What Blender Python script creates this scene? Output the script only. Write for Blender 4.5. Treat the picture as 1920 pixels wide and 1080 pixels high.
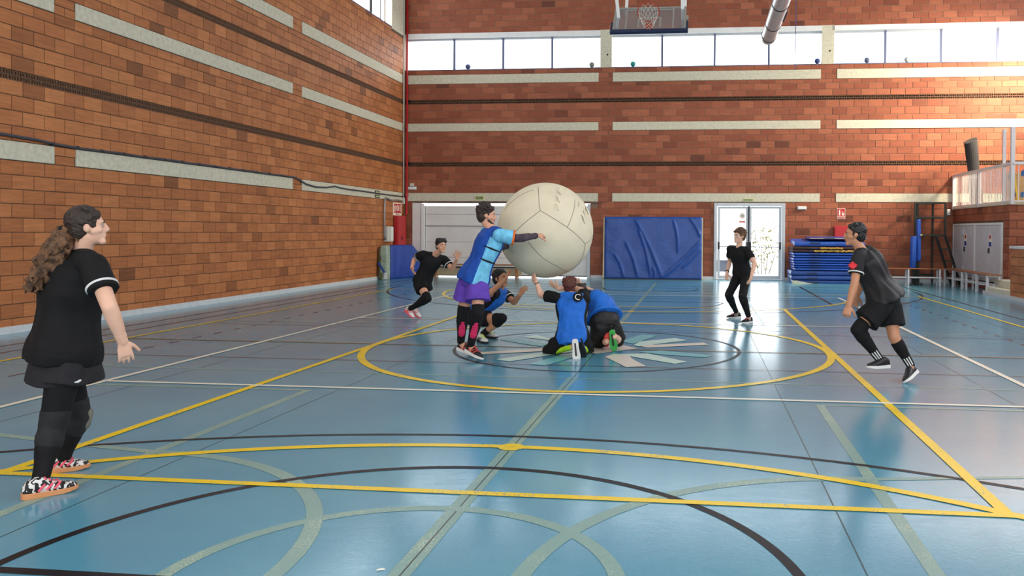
import bpy, bmesh, math, random
import numpy as np
from mathutils import Vector, Matrix, noise
random.seed(7)
S = bpy.context.scene
for o in list(bpy.data.objects):
    bpy.data.objects.remove(o)

# ------------------------------------------------------------------ camera
F, CX, CY = 1536.5, 1143.24, 454.14          # solved from the court lines (pixels of a 1920x1080 frame)
YAW, PITCH, ROLL, HC = 0.110227, 0.012659, -0.006352, 1.49322
YW, XL = 26.096, -9.716                      # back wall, left wall
XC, YC = -1.306, 10.415                      # centre of the court

def cam_axes():
    cy, sy = math.cos(YAW), math.sin(YAW); cp, sp = math.cos(PITCH), math.sin(PITCH)
    fw = Vector((-sy*cp, cy*cp, -sp)); r = Vector((cy, sy, 0)); d = fw.cross(r)
    r2 = math.cos(ROLL)*r + math.sin(ROLL)*d
    d2 = -math.sin(ROLL)*r + math.cos(ROLL)*d
    return r2, d2, fw
RR, DD, FW = cam_axes()
CAMP = Vector((0, 0, HC))
cam = bpy.data.cameras.new('camera')
camo = bpy.data.objects.new('camera', cam); S.collection.objects.link(camo)
M = Matrix.Identity(4)
for i in range(3):
    M[i][0] = RR[i]; M[i][1] = -DD[i]; M[i][2] = -FW[i]
M.translation = CAMP
camo.matrix_world = M
cam.sensor_width = 36; cam.sensor_fit = 'HORIZONTAL'
cam.lens = F/1920*36
cam.shift_x = (960-CX)/1920; cam.shift_y = (CY-540)/1920
cam.clip_start = 0.05; cam.clip_end = 300
S.camera = camo

def ray(u, v):
    return RR*((u-CX)/F) + DD*((v-CY)/F) + FW
def at(u, v, Y):                              # point on the pixel's ray at depth Y
    d = ray(u, v); return CAMP + d*(Y/d.y)
def fl(u, v):                                 # pixel on the floor
    d = ray(u, v); return CAMP + d*(HC/-d.z)
def bk(u, v):
    return at(u, v, YW)
def lf(u, v, X=XL):
    d = ray(u, v); return CAMP + d*(X/d.x)
def px(P):                                    # world -> pixel
    q = Vector(P)-CAMP; z = q.dot(FW)
    return CX+F*q.dot(RR)/z, CY+F*q.dot(DD)/z

# ------------------------------------------------------------------ world and lights
W = bpy.data.worlds.new('sky'); S.world = W; W.use_nodes = True
bg = W.node_tree.nodes['Background']
bg.inputs[0].default_value = (0.91, 0.96, 1.0, 1); bg.inputs[1].default_value = 6.0
S.view_settings.view_transform = 'Standard'; S.view_settings.look = 'None'
S.view_settings.gamma = 1; S.view_settings.use_curve_mapping = False
S.view_settings.exposure = -0.03

def area(name, loc, nrm, sx, sy, power, col=(1, 1, 1), portal=False, spread=None):
    l = bpy.data.lights.new(name, 'AREA'); l.shape = 'RECTANGLE'; l.size = sx; l.size_y = sy
    l.energy = power; l.color = col
    if portal: l.cycles.is_portal = True
    if spread: l.spread = spread
    o = bpy.data.objects.new(name, l); S.collection.objects.link(o)
    n = Vector(nrm).normalized()
    up = Vector((0, 0, 1)) if abs(n.z) < .9 else Vector((0, 1, 0))
    x = up.cross(-n).normalized() if False else (-n).cross(up).normalized()
    z = -n; x = up.cross(z).normalized(); y = z.cross(x)
    m = Matrix((x, y, z)).transposed().to_4x4(); m.translation = Vector(loc); o.matrix_world = m
    return o
XR = 11.2; YF = -13.0; ZC = 10.6              # right wall, wall behind the camera, ceiling
# daylight portals in the wall openings; unseen right and front ones enlarged for brightness
area('sky_portal_back', ((XL+XR)/2, YW+.30, 7.33), (0, -1, 0), XR-XL, 1.25, 1, portal=True)
area('sky_portal_left', (XL-.30, 6.5, 8.75), (1, 0, 0), 37, 1.7, 1, portal=True)
area('sky_portal_right', (XR+.30, 6.5, 7.2), (-1, 0, 0), 37, 4.4, 1, portal=True)
area('sky_portal_front', ((XL+XR)/2, YF-.30, 6.0), (0, 1, 0), XR-XL, 7.2, 1, portal=True)
area('sky_portal_door', (1.53, YW+.30, 1.15), (0, -1, 0), 2.0, 2.3, 1, portal=True)
# the sunlit clerestory glazing of the right wall, next to the back corner
area('sunlit_window_light', (XR-.05, 23.3, 7.35), (-.74, .42, -.55), 1.7, 1.0, 600, (1, .84, .60), spread=math.radians(105))

# ------------------------------------------------------------------ materials
def lin(c):
    return tuple(((x/255)/12.92 if x/255 <= .04045 else ((x/255+.055)/1.055)**2.4) for x in c) + (1,)
MATS = {}
def mat(name, rgb, rough=.6, metal=0, noise_scale=None, amount=.15, bump=0, bump_scale=60, spec=.5, sheen=0, coords='Object', detail=4):
    if name in MATS: return MATS[name]
    m = bpy.data.materials.new(name); m.use_nodes = True; MATS[name] = m
    nt = m.node_tree; b = nt.nodes['Principled BSDF']
    b.inputs['Base Color'].default_value = lin(rgb); b.inputs['Roughness'].default_value = rough
    b.inputs['Metallic'].default_value = metal; b.inputs['Specular IOR Level'].default_value = spec
    if sheen: b.inputs['Sheen Weight'].default_value = sheen
    tc = nt.nodes.new('ShaderNodeTexCoord')
    if noise_scale:
        n = nt.nodes.new('ShaderNodeTexNoise'); n.inputs['Scale'].default_value = noise_scale; n.inputs['Detail'].default_value = detail
        nt.links.new(tc.outputs[coords], n.inputs['Vector'])
        mx = nt.nodes.new('ShaderNodeMix'); mx.data_type = 'RGBA'
        c = lin(rgb)
        mx.inputs[6].default_value = tuple(x*(1-amount) for x in c[:3]) + (1,)
        mx.inputs[7].default_value = tuple(min(1, x*(1+amount)) for x in c[:3]) + (1,)
        mr = nt.nodes.new('ShaderNodeMapRange'); mr.inputs[1].default_value = .3; mr.inputs[2].default_value = .7
        nt.links.new(n.outputs['Fac'], mr.inputs[0]); nt.links.new(mr.outputs[0], mx.inputs[0])
        nt.links.new(mx.outputs[2], b.inputs['Base Color'])
    if bump:
        n2 = nt.nodes.new('ShaderNodeTexNoise'); n2.inputs['Scale'].default_value = bump_scale; n2.inputs['Detail'].default_value = 4
        nt.links.new(tc.outputs[coords], n2.inputs['Vector'])
        bp = nt.nodes.new('ShaderNodeBump'); bp.inputs['Strength'].default_value = bump; bp.inputs['Distance'].default_value = .01
        nt.links.new(n2.outputs['Fac'], bp.inputs['Height']); nt.links.new(bp.outputs[0], b.inputs['Normal'])
    return m

def brick_mat(name, per_object, ca, cb, cc):
    m = bpy.data.materials.new(name); m.use_nodes = True
    nt = m.node_tree; b = nt.nodes['Principled BSDF']; b.inputs['Roughness'].default_value = .62
    b.inputs['Specular IOR Level'].default_value = .35
    geo = nt.nodes.new('ShaderNodeNewGeometry')
    if per_object:
        oi = nt.nodes.new('ShaderNodeObjectInfo'); rnd = oi.outputs['Random']
    else:
        a = nt.nodes.new('ShaderNodeAttribute'); a.attribute_name = 'tone'; rnd = a.outputs['Fac']
    r = nt.nodes.new('ShaderNodeValToRGB'); e = r.color_ramp.elements
    e[0].position = 0; e[0].color = lin(ca); e[1].position = 1; e[1].color = lin(cc)
    x = e.new(.5); x.color = lin(cb)
    x = e.new(.015); x.color = lin(tuple(v*.86 for v in ca)); e[0].color = lin(tuple(v*.74 for v in ca))
    x = e.new(.05); x.color = lin(ca)
    nt.links.new(rnd, r.inputs[0])
    n = nt.nodes.new('ShaderNodeTexNoise'); n.inputs['Scale'].default_value = 9; n.inputs['Detail'].default_value = 5
    mp = nt.nodes.new('ShaderNodeMapping'); mp.inputs['Scale'].default_value = (.35, .35, 3.2)
    nt.links.new(geo.outputs['Position'], mp.inputs[0]); nt.links.new(mp.outputs[0], n.inputs['Vector'])
    mr = nt.nodes.new('ShaderNodeMapRange'); mr.inputs[1].default_value = .3; mr.inputs[2].default_value = .7
    mr.inputs[3].default_value = .84; mr.inputs[4].default_value = 1.14
    nt.links.new(n.outputs['Fac'], mr.inputs[0])
    mul = nt.nodes.new('ShaderNodeMix'); mul.data_type = 'RGBA'; mul.blend_type = 'MULTIPLY'; mul.inputs[0].default_value = 1
    nt.links.new(r.outputs[0], mul.inputs[6]); nt.links.new(mr.outputs[0], mul.inputs[7])
    nt.links.new(mul.outputs[2], b.inputs['Base Color'])
    bp = nt.nodes.new('ShaderNodeBump'); bp.inputs['Strength'].default_value = .35; bp.inputs['Distance'].default_value = .01
    nt.links.new(n.outputs['Fac'], bp.inputs['Height']); nt.links.new(bp.outputs[0], b.inputs['Normal'])
    return m
BL = ((162, 98, 56), (173, 106, 61), (187, 119, 71))
BB = ((136, 71, 47), (147, 80, 54), (164, 95, 66))
M_brickL_o, M_brickL_s = brick_mat('brick_left', True, *BL), brick_mat('brick_left_far', False, *BL)
M_brickB_o, M_brickB_s = brick_mat('brick_back', True, *BB), brick_mat('brick_back_far', False, *BB)
M_mortar = mat('mortar', (88, 68, 52), .9, noise_scale=30, amount=.2)
M_mortarB = mat('mortar_pale', (134, 104, 84), .9, noise_scale=25, amount=.25)
M_conc = mat('concrete', (202, 196, 174), .8, noise_scale=14, amount=.12, bump=.3, bump_scale=70, coords='Object')
M_vent = mat('vent_clay', (116, 82, 60), .8, noise_scale=40, amount=.2)
M_dark = mat('shade_and_mullion_black', (30, 18, 14), .9)  # near-black stands in for shade in vent and bolt holes; also a mullion
M_white = mat('white_paint', (225, 225, 222), .45, noise_scale=6, amount=.04)
M_skirt = mat('skirting_white', (205, 208, 208), .45, noise_scale=12, amount=.08)
M_frame = mat('grey_aluminium', (176, 180, 184), .4, .3)
M_mull = mat('blue_steel_mullion', (92, 98, 128), .5, .1)
M_ceil = mat('ceiling_white', (205, 203, 198), .8, noise_scale=2, amount=.05)
M_doorw = mat('door_white', (218, 215, 210), .5, noise_scale=3, amount=.05)
M_steel = mat('galvanised', (206, 208, 208), .34, .55, noise_scale=20, amount=.12)

def glass_mat(name, tint=(1, 1, 1), refl=.07):
    m = bpy.data.materials.new(name); m.use_nodes = True; nt = m.node_tree; nt.nodes.clear()
    o = nt.nodes.new('ShaderNodeOutputMaterial'); mx = nt.nodes.new('ShaderNodeMixShader')
    t = nt.nodes.new('ShaderNodeBsdfTransparent'); t.inputs[0].default_value = tint + (1,)
    g = nt.nodes.new('ShaderNodeBsdfGlossy'); g.inputs['Roughness'].default_value = .03
    mx.inputs[0].default_value = refl
    nt.links.new(t.outputs[0], mx.inputs[1]); nt.links.new(g.outputs[0], mx.inputs[2]); nt.links.new(mx.outputs[0], o.inputs[0])
    return m
M_glass = glass_mat('window_glass', (.96, .97, .98))
M_bglass = glass_mat('backboard_glass', (.80, .83, .85), .30)

# ------------------------------------------------------------------ mesh helpers
def wloc(o):
    w = Vector((0, 0, 0))
    while o is not None: w += o.location; o = o.parent
    return w
def put(o, parent, loc=(0, 0, 0)):            # parent an object and keep it at a world position
    if parent is not None: o.parent = parent
    o.location = Vector(loc) - (wloc(parent) if parent is not None else Vector((0, 0, 0)))
    return o
class MB:
    def __init__(s): s.v = []; s.f = []; s.m = []; s.t = []
    def add(s, vs, fs, mi=0, tone=0.):
        k = len(s.v); s.v += [tuple(v) for v in vs]; s.f += [tuple(i+k for i in f) for f in fs]
        s.m += [mi]*len(fs); s.t += [tone]*len(fs); return s
    def box(s, a, b, mi=0, tone=0., skip=()):
        x0, y0, z0 = a; x1, y1, z1 = b
        vs = [(x0,y0,z0),(x1,y0,z0),(x1,y1,z0),(x0,y1,z0),(x0,y0,z1),(x1,y0,z1),(x1,y1,z1),(x0,y1,z1)]
        fs = {'z-':(0,3,2,1),'z+':(4,5,6,7),'y-':(0,1,5,4),'x+':(1,2,6,5),'y+':(2,3,7,6),'x-':(3,0,4,7)}
        return s.add(vs, [f for k, f in fs.items() if k not in skip], mi, tone)
    def bar(s, A, B, w, h=None, mi=0, up=(0,0,1)):     # rectangular bar between two points
        A, B = Vector(A), Vector(B); h = h or w; d = (B-A).normalized(); u = Vector(up)
        if abs(d.dot(u)) > .98: u = Vector((1,0,0)) if abs(d.x) < .9 else Vector((0,1,0))
        x = d.cross(u).normalized(); y = x.cross(d)
        vs = [P+x*sx*w/2+y*sy*h/2 for P in (A, B) for sx, sy in ((-1,-1),(1,-1),(1,1),(-1,1))]
        return s.add(vs, [(0,1,2,3),(7,6,5,4),(0,4,5,1),(1,5,6,2),(2,6,7,3),(3,7,4,0)], mi)
    def tube(s, pts, rad, n=10, mi=0, cap=True, closed=False):
        pts = [Vector(p) for p in pts]; k = len(pts)
        rad = rad if isinstance(rad, (list, tuple)) else [rad]*k
        rings = []; prev = None
        for i, p in enumerate(pts):
            if closed: d = (pts[(i+1) % k]-pts[i-1]).normalized()
            else: d = (pts[min(i+1, k-1)]-pts[max(i-1, 0)]).normalized()
            if prev is None:
                u = Vector((0,0,1)) if abs(d.z) < .9 else Vector((1,0,0)); x = d.cross(u).normalized()
            else:
                x = (prev - d*prev.dot(d)).normalized()
            prev = x; y = d.cross(x)
            rings.append([p+(x*math.cos(2*math.pi*j/n)+y*math.sin(2*math.pi*j/n))*rad[i] for j in range(n)])
        vs = [v for r in rings for v in r]; fs = []
        for i in range(k if closed else k-1):
            a, b = i*n, ((i+1) % k)*n
            for j in range(n): fs.append((a+j, a+(j+1) % n, b+(j+1) % n, b+j))
        if cap and not closed: fs += [tuple(range(n-1,-1,-1)), tuple((k-1)*n+j for j in range(n))]
        return s.add(vs, fs, mi)
    def prism(s, poly, axis, a, b, mi=0):              # polygon (2D) extruded along an axis
        def P(p, t):
            q = list(p); q.insert(axis, t); return tuple(q)
        n = len(poly); vs = [P(p, a) for p in poly]+[P(p, b) for p in poly]
        fs = [tuple(range(n)), tuple(range(2*n-1, n-1, -1))]+[(i, i+n, (i+1) % n+n, (i+1) % n) for i in range(n)]
        s.add(vs, fs, mi); return s
    def mesh(s, name, mats, tone=False):
        me = bpy.data.meshes.new(name); me.from_pydata(s.v, [], s.f)
        for m in (mats if isinstance(mats, (list, tuple)) else [mats]): me.materials.append(m)
        me.polygons.foreach_set('material_index', s.m)
        if tone:
            a = me.attributes.new('tone', 'FLOAT', 'FACE'); a.data.foreach_set('value', s.t)
        bm = bmesh.new(); bm.from_mesh(me); bmesh.ops.recalc_face_normals(bm, faces=bm.faces); bm.to_mesh(me); bm.free()
        return me
    def build(s, name, mats, parent=None, smooth=False, tone=False, origin=None, bevel=0):
        if origin is not None:
            o_ = Vector(origin); s.v = [tuple(Vector(v)-o_) for v in s.v]
        o = bpy.data.objects.new(name, s.mesh(name, mats, tone)); S.collection.objects.link(o)
        put(o, parent, origin or (0, 0, 0))
        if smooth: o.data.polygons.foreach_set('use_smooth', [True]*len(o.data.polygons))
        if bevel:
            bv = o.modifiers.new('bevel', 'BEVEL'); bv.width = bevel; bv.segments = 2; bv.limit_method = 'ANGLE'
        return o
def tag(o, label, cat, group=None):
    o['label'] = label; o['category'] = cat
    if group: o['group'] = group
    return o
def struct(o, label=None, cat=None):
    o['kind'] = 'structure'
    if label: o['label'] = label; o['category'] = cat
    return o
def empty(name, loc=(0,0,0), parent=None):
    o = bpy.data.objects.new(name, None); S.collection.objects.link(o); o.empty_display_size = .1
    return put(o, parent, loc)
def text(name, s, size, loc, xdir, ydir, m, parent=None, depth=.0015, align='CENTER'):
    cu = bpy.data.curves.new(name, 'FONT'); cu.body = s; cu.size = size; cu.extrude = depth
    cu.align_x = align; cu.align_y = 'CENTER'; cu.resolution_u = 3
    t = bpy.data.objects.new(name, cu); S.collection.objects.link(t)
    dg = bpy.context.evaluated_depsgraph_get(); me = bpy.data.meshes.new_from_object(t.evaluated_get(dg))
    bpy.data.objects.remove(t); me.materials.clear(); me.materials.append(m)
    o = bpy.data.objects.new(name, me); S.collection.objects.link(o)
    x, y = Vector(xdir).normalized(), Vector(ydir).normalized(); z = x.cross(y)
    mm = Matrix((x, y, z)).transposed().to_4x4(); mm.translation = Vector(loc)
    if parent is not None:
        o.parent = parent; mm = Matrix.Translation(-wloc(parent)) @ mm
    o.matrix_local = mm
    return o
# ================================================================== FLOOR
def floor_mat():
    m = bpy.data.materials.new('teal_sports_floor'); m.use_nodes = True; nt = m.node_tree; b = nt.nodes['Principled BSDF']
    g = nt.nodes.new('ShaderNodeNewGeometry'); L = nt.links.new
    n = nt.nodes.new('ShaderNodeTexNoise'); n.inputs['Scale'].default_value = .8; n.inputs['Detail'].default_value = 5
    L(g.outputs['Position'], n.inputs['Vector'])
    r = nt.nodes.new('ShaderNodeValToRGB'); e = r.color_ramp.elements
    e[0].position = .3; e[0].color = lin((86, 148, 174)); e[1].position = .7; e[1].color = lin((100, 160, 178))
    L(n.outputs['Fac'], r.inputs[0])
    # scuffs: thin wandering pale scratches
    mp = nt.nodes.new('ShaderNodeMapping'); mp.inputs['Scale'].default_value = (3, 14, 1); mp.inputs['Rotation'].default_value = (0, 0, .5)
    L(g.outputs['Position'], mp.inputs[0])
    w = nt.nodes.new('ShaderNodeTexNoise'); w.inputs['Scale'].default_value = 1.6; w.inputs['Detail'].default_value = 9; w.inputs['Roughness'].default_value = .75
    L(mp.outputs[0], w.inputs['Vector'])
    sc = nt.nodes.new('ShaderNodeMapRange'); sc.inputs[1].default_value = .66; sc.inputs[2].default_value = .76; sc.inputs[4].default_value = .35
    L(w.outputs['Fac'], sc.inputs[0])
    mx = nt.nodes.new('ShaderNodeMix'); mx.data_type = 'RGBA'; mx.inputs[7].default_value = lin((130, 160, 165))
    L(sc.outputs[0], mx.inputs[0]); L(r.outputs[0], mx.inputs[6]); L(mx.outputs[2], b.inputs['Base Color'])
    rr = nt.nodes.new('ShaderNodeMapRange'); rr.inputs[1].default_value = .3; rr.inputs[2].default_value = .75
    rr.inputs[3].default_value = .13; rr.inputs[4].default_value = .23
    L(w.outputs['Fac'], rr.inputs[0]); L(rr.outputs[0], b.inputs['Roughness'])
    b.inputs['Specular IOR Level'].default_value = .55
    n3 = nt.nodes.new('ShaderNodeTexNoise'); n3.inputs['Scale'].default_value = 45; n3.inputs['Detail'].default_value = 2
    L(g.outputs['Position'], n3.inputs['Vector'])
    bp = nt.nodes.new('ShaderNodeBump'); bp.inputs['Strength'].default_value = .10; bp.inputs['Distance'].default_value = .004
    L(n3.outputs['Fac'], bp.inputs['Height']); L(bp.outputs[0], b.inputs['Normal'])
    return m
def line_mat(name, rgb, wear=0., wear_to=(96, 146, 158), rough=.3, spec=.5):
    m = bpy.data.materials.new(name); m.use_nodes = True; nt = m.node_tree; b = nt.nodes['Principled BSDF']; L = nt.links.new
    b.inputs['Roughness'].default_value = rough; b.inputs['Base Color'].default_value = lin(rgb); b.inputs['Specular IOR Level'].default_value = spec
    if wear:
        g = nt.nodes.new('ShaderNodeNewGeometry'); n = nt.nodes.new('ShaderNodeTexNoise'); n.inputs['Scale'].default_value = 90; n.inputs['Detail'].default_value = 6
        n2 = nt.nodes.new('ShaderNodeTexNoise'); n2.inputs['Scale'].default_value = 2.5
        L(g.outputs['Position'], n.inputs['Vector']); L(g.outputs['Position'], n2.inputs['Vector'])
        ad = nt.nodes.new('ShaderNodeMath'); ad.operation = 'MULTIPLY_ADD'; ad.inputs[1].default_value = .5; L(n2.outputs['Fac'], ad.inputs[0]); L(n.outputs['Fac'], ad.inputs[2])
        mr = nt.nodes.new('ShaderNodeMapRange'); mr.inputs[1].default_value = .95-wear*.45; mr.inputs[2].default_value = 1.0-wear*.35
        L(ad.outputs[0], mr.inputs[0])
        mx = nt.nodes.new('ShaderNodeMix'); mx.data_type = 'RGBA'; mx.inputs[6].default_value = lin(rgb); mx.inputs[7].default_value = lin(wear_to)
        L(mr.outputs[0], mx.inputs[0]); L(mx.outputs[2], b.inputs['Base Color'])
    return m
floor = MB().box((XL-.3, YF-.3, -.3), (XR+.3, YW+.3, 0)).build('floor', floor_mat())
struct(floor, 'glossy blue-green sports floor covered in court lines', 'floor')
L_white = line_mat('line_white', (240, 235, 216)); L_yel = line_mat('line_yellow', (246, 206, 8), .14)
L_black = line_mat('line_black', (24, 22, 26), .2, (48, 52, 74), .4, .25); L_pale = line_mat('line_pale_worn', (190, 200, 170), .9, (128, 162, 154))
L_tan = line_mat('line_tan', (150, 120, 62)); L_red = line_mat('line_dark_red', (104, 44, 44)); L_seam = line_mat('floor_seam', (58, 84, 88))
LZ = [0.0012]
def poly_line(pts, w, m, name='court_line', z=None):
    pts = [Vector((p[0], p[1])) for p in pts]; n = len(pts); vs = []; LZ[0] += .00003; z = z or LZ[0]
    for i, p in enumerate(pts):
        d = (pts[min(i+1, n-1)]-pts[max(i-1, 0)]).normalized(); q = Vector((-d.y, d.x))*w/2
        vs += [(p.x+q.x, p.y+q.y, z), (p.x-q.x, p.y-q.y, z)]
    mb = MB().add(vs, [(2*i, 2*i+1, 2*i+3, 2*i+2) for i in range(n-1)])
    return mb.build(name, m, floor)
def arc(cx, cy, r, a0, a1, w, m, n=72, name='court_line'):
    return poly_line([(cx+r*math.cos(math.radians(a0+(a1-a0)*i/n)), cy+r*math.sin(math.radians(a0+(a1-a0)*i/n))) for i in range(n+1)], w, m, name)
NR = 2*YC                                     # mirror in the halfway line
for X in (XC-.0+.025, .736, -3.35, -5.35, 2.75, 4.8):
    poly_line([(X, -5), (X, 25.9)], .007, L_seam, 'floor_seam')
# faded pale markings
for y in (8.22, NR-8.22): poly_line([(-7.75, y), (5.16, y)], .035, L_pale)
for X in (-3.62, 1.04): poly_line([(X, -1), (X, 7.27)], .075, L_pale); poly_line([(X, NR+1), (X, NR-7.27)], .05, L_pale)
for y in (7.25, NR-7.25):
    poly_line([(-5.9, y), (-3.60, y)], .05, L_pale); poly_line([(1.02, y), (3.2, y)], .045, L_pale)
poly_line([(XC+.02, -1), (XC+.02, 8.3)], .10, L_pale); poly_line([(XC+.02, 12.2), (XC+.02, 24)], .07, L_pale)
poly_line([(XC+.025, -3), (XC+.025, 25.9)], .008, line_mat('seam_dark', (44, 58, 50)), 'floor_seam')
arc(-3.62, 3.3, 1.8, -120, 90, .085, L_pale); poly_line([(-6.2, 5.62), (-4.94, 5.36), (-4.2, 5.2), (-3.62, 5.1)], .07, L_pale)
arc(XC, 3.28, .985, -60, 240, .075, L_pale); arc(1.03, 3.3, 1.8, 90, 300, .085, L_pale); poly_line([(1.03, 5.1), (1.5, 5.18), (2.4, 5.34), (3.2, 5.5)], .05, L_pale)
# black basketball markings
for s_, c in ((1, 0), (-1, NR)):
    arc(XC, c+s_*-.92, 6.75, 0 if s_ > 0 else 180, 180 if s_ > 0 else 360, .05, L_black, 96)
    arc(XC, c+s_*3.245, 1.785, 0 if s_ > 0 else 180, 180 if s_ > 0 else 360, .055, L_black)
    poly_line([(XC-1.81, c+s_*3.245), (XC+1.81, c+s_*3.245)], .06, L_black)
arc(XC, 21.72, 1.25, 180, 360, .05, L_black); arc(XC, YC, 1.80, 0, 360, .045, L_black, 96)
poly_line([(2.745, 17.4), (2.745, 23.2)], .06, L_black)
for y in (18.4, 19.0, 21.0, 21.9, 22.9): poly_line([(-7.6, y), (5.0, y)], .03, L_black)
A, B = fl(1700, 540), fl(1920, 600); poly_line([(A.x, 24.4), (B.x, 15), (B.x, 6)], .05, L_black)
for u0, v0, u1, v1 in ((0, 663, 320, 606.5), (320, 596, 560, 560)):
    a, b = fl(u0, v0), fl(u1, v1); X = (a.x+b.x)/2; poly_line([(X, 2), (X, 24.5)], .035, L_red)
for k in range(34): poly_line([(-6.9, 3+k*.5), (-6.9, 3.2+k*.5)], .03, L_red); poly_line([(4.35, 3+k*.5), (4.35, 3.2+k*.5)], .03, L_red)
for y in (9.0, 12.2): poly_line([(-7.7, y), (5.1, y)], .02, L_red)
# yellow and tan markings
poly_line([(-7.77, 10.343), (7.0, 10.343)], .055, L_tan); poly_line([(-7.77, 10.343), (7.0, 10.343)], .014, L_black)
for X in (-7.769, 5.166): poly_line([(X, .5), (X, 20.2)], .06, L_yel)
for y in (.5, 20.2): poly_line([(-7.8, y), (5.2, y)], .05, L_yel)
for s_, c in ((1, 0), (-1, NR)):
    arc(XC, c+s_*.61, 4.93, 0 if s_ > 0 else 180, 180 if s_ > 0 else 360, .078, L_yel, 90)
    poly_line([(-4.32, c+s_*4.53), (1.72, c+s_*4.53)], .066, L_yel)
    arc(XC+.02, c+s_*5.53, .045, 0, 360, .09, L_yel, 24, 'penalty_mark')
for X in (-4.217, 1.637): poly_line([(X, 4.5), (X, 16.3)], .075, L_yel)
arc(XC, YC, 2.90, 0, 360, .088, L_yel, 120)
# white volleyball lines
for X in (-5.78, 3.18): poly_line([(X, 1.4), (X, 19.4)], .065, L_white)
for y in (1.4, 7.411, 13.38, 19.3): poly_line([(-5.78, y), (3.18, y)], .062, L_white)
# emblem in the centre circle
E_w, E_g, E_t = line_mat('emblem_cream', (226, 216, 200)), line_mat('emblem_mint', (200, 226, 212)), line_mat('emblem_turquoise', (110, 184, 188))
def emblem(px_pts, m):
    LZ[0] += .00003
    P = [fl(*p) for p in px_pts]; MB().add([(p.x, p.y, LZ[0]) for p in P], [tuple(range(len(P)))]).build('centre_emblem_piece', m, floor)
emblem([(1087,656),(1117,664),(1195,654),(1160,646),(1130,640),(1108,650)], E_w)
emblem([(1134,669.5),(1174,689),(1212,687.5),(1186,674),(1176,664.5),(1150,664.5)], E_w)
emblem([(1150,664.5),(1178,668),(1266,683),(1289,679),(1214,663.5)], E_g)
emblem([(1188,647),(1215,652.5),(1329,647),(1319,643),(1225,647)], E_w)
emblem([(1188,647),(1196,650),(1290,638.5),(1265,634.5),(1200,641)], E_g)
emblem([(1160,641),(1188,645),(1232,630),(1204,628)], E_t)
emblem([(1195,660),(1240,658),(1336,667),(1322,671),(1235,665)], E_t)
emblem([(899,661),(905,665),(1040,658),(1075,655),(1024,653)], E_w)
emblem([(929,674.5),(955,678.5),(1075,660),(1050,657),(1018,661.5)], E_g)
emblem([(991,683.5),(1022,686),(1085,668),(1062,664)], E_t)
emblem([(982,632.5),(1006,629),(1042,637),(1095,642),(1075,646),(1040,640)], E_g)
emblem([(935,637),(960,635),(1025,646),(1015,650),(980,645)], E_t)

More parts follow.
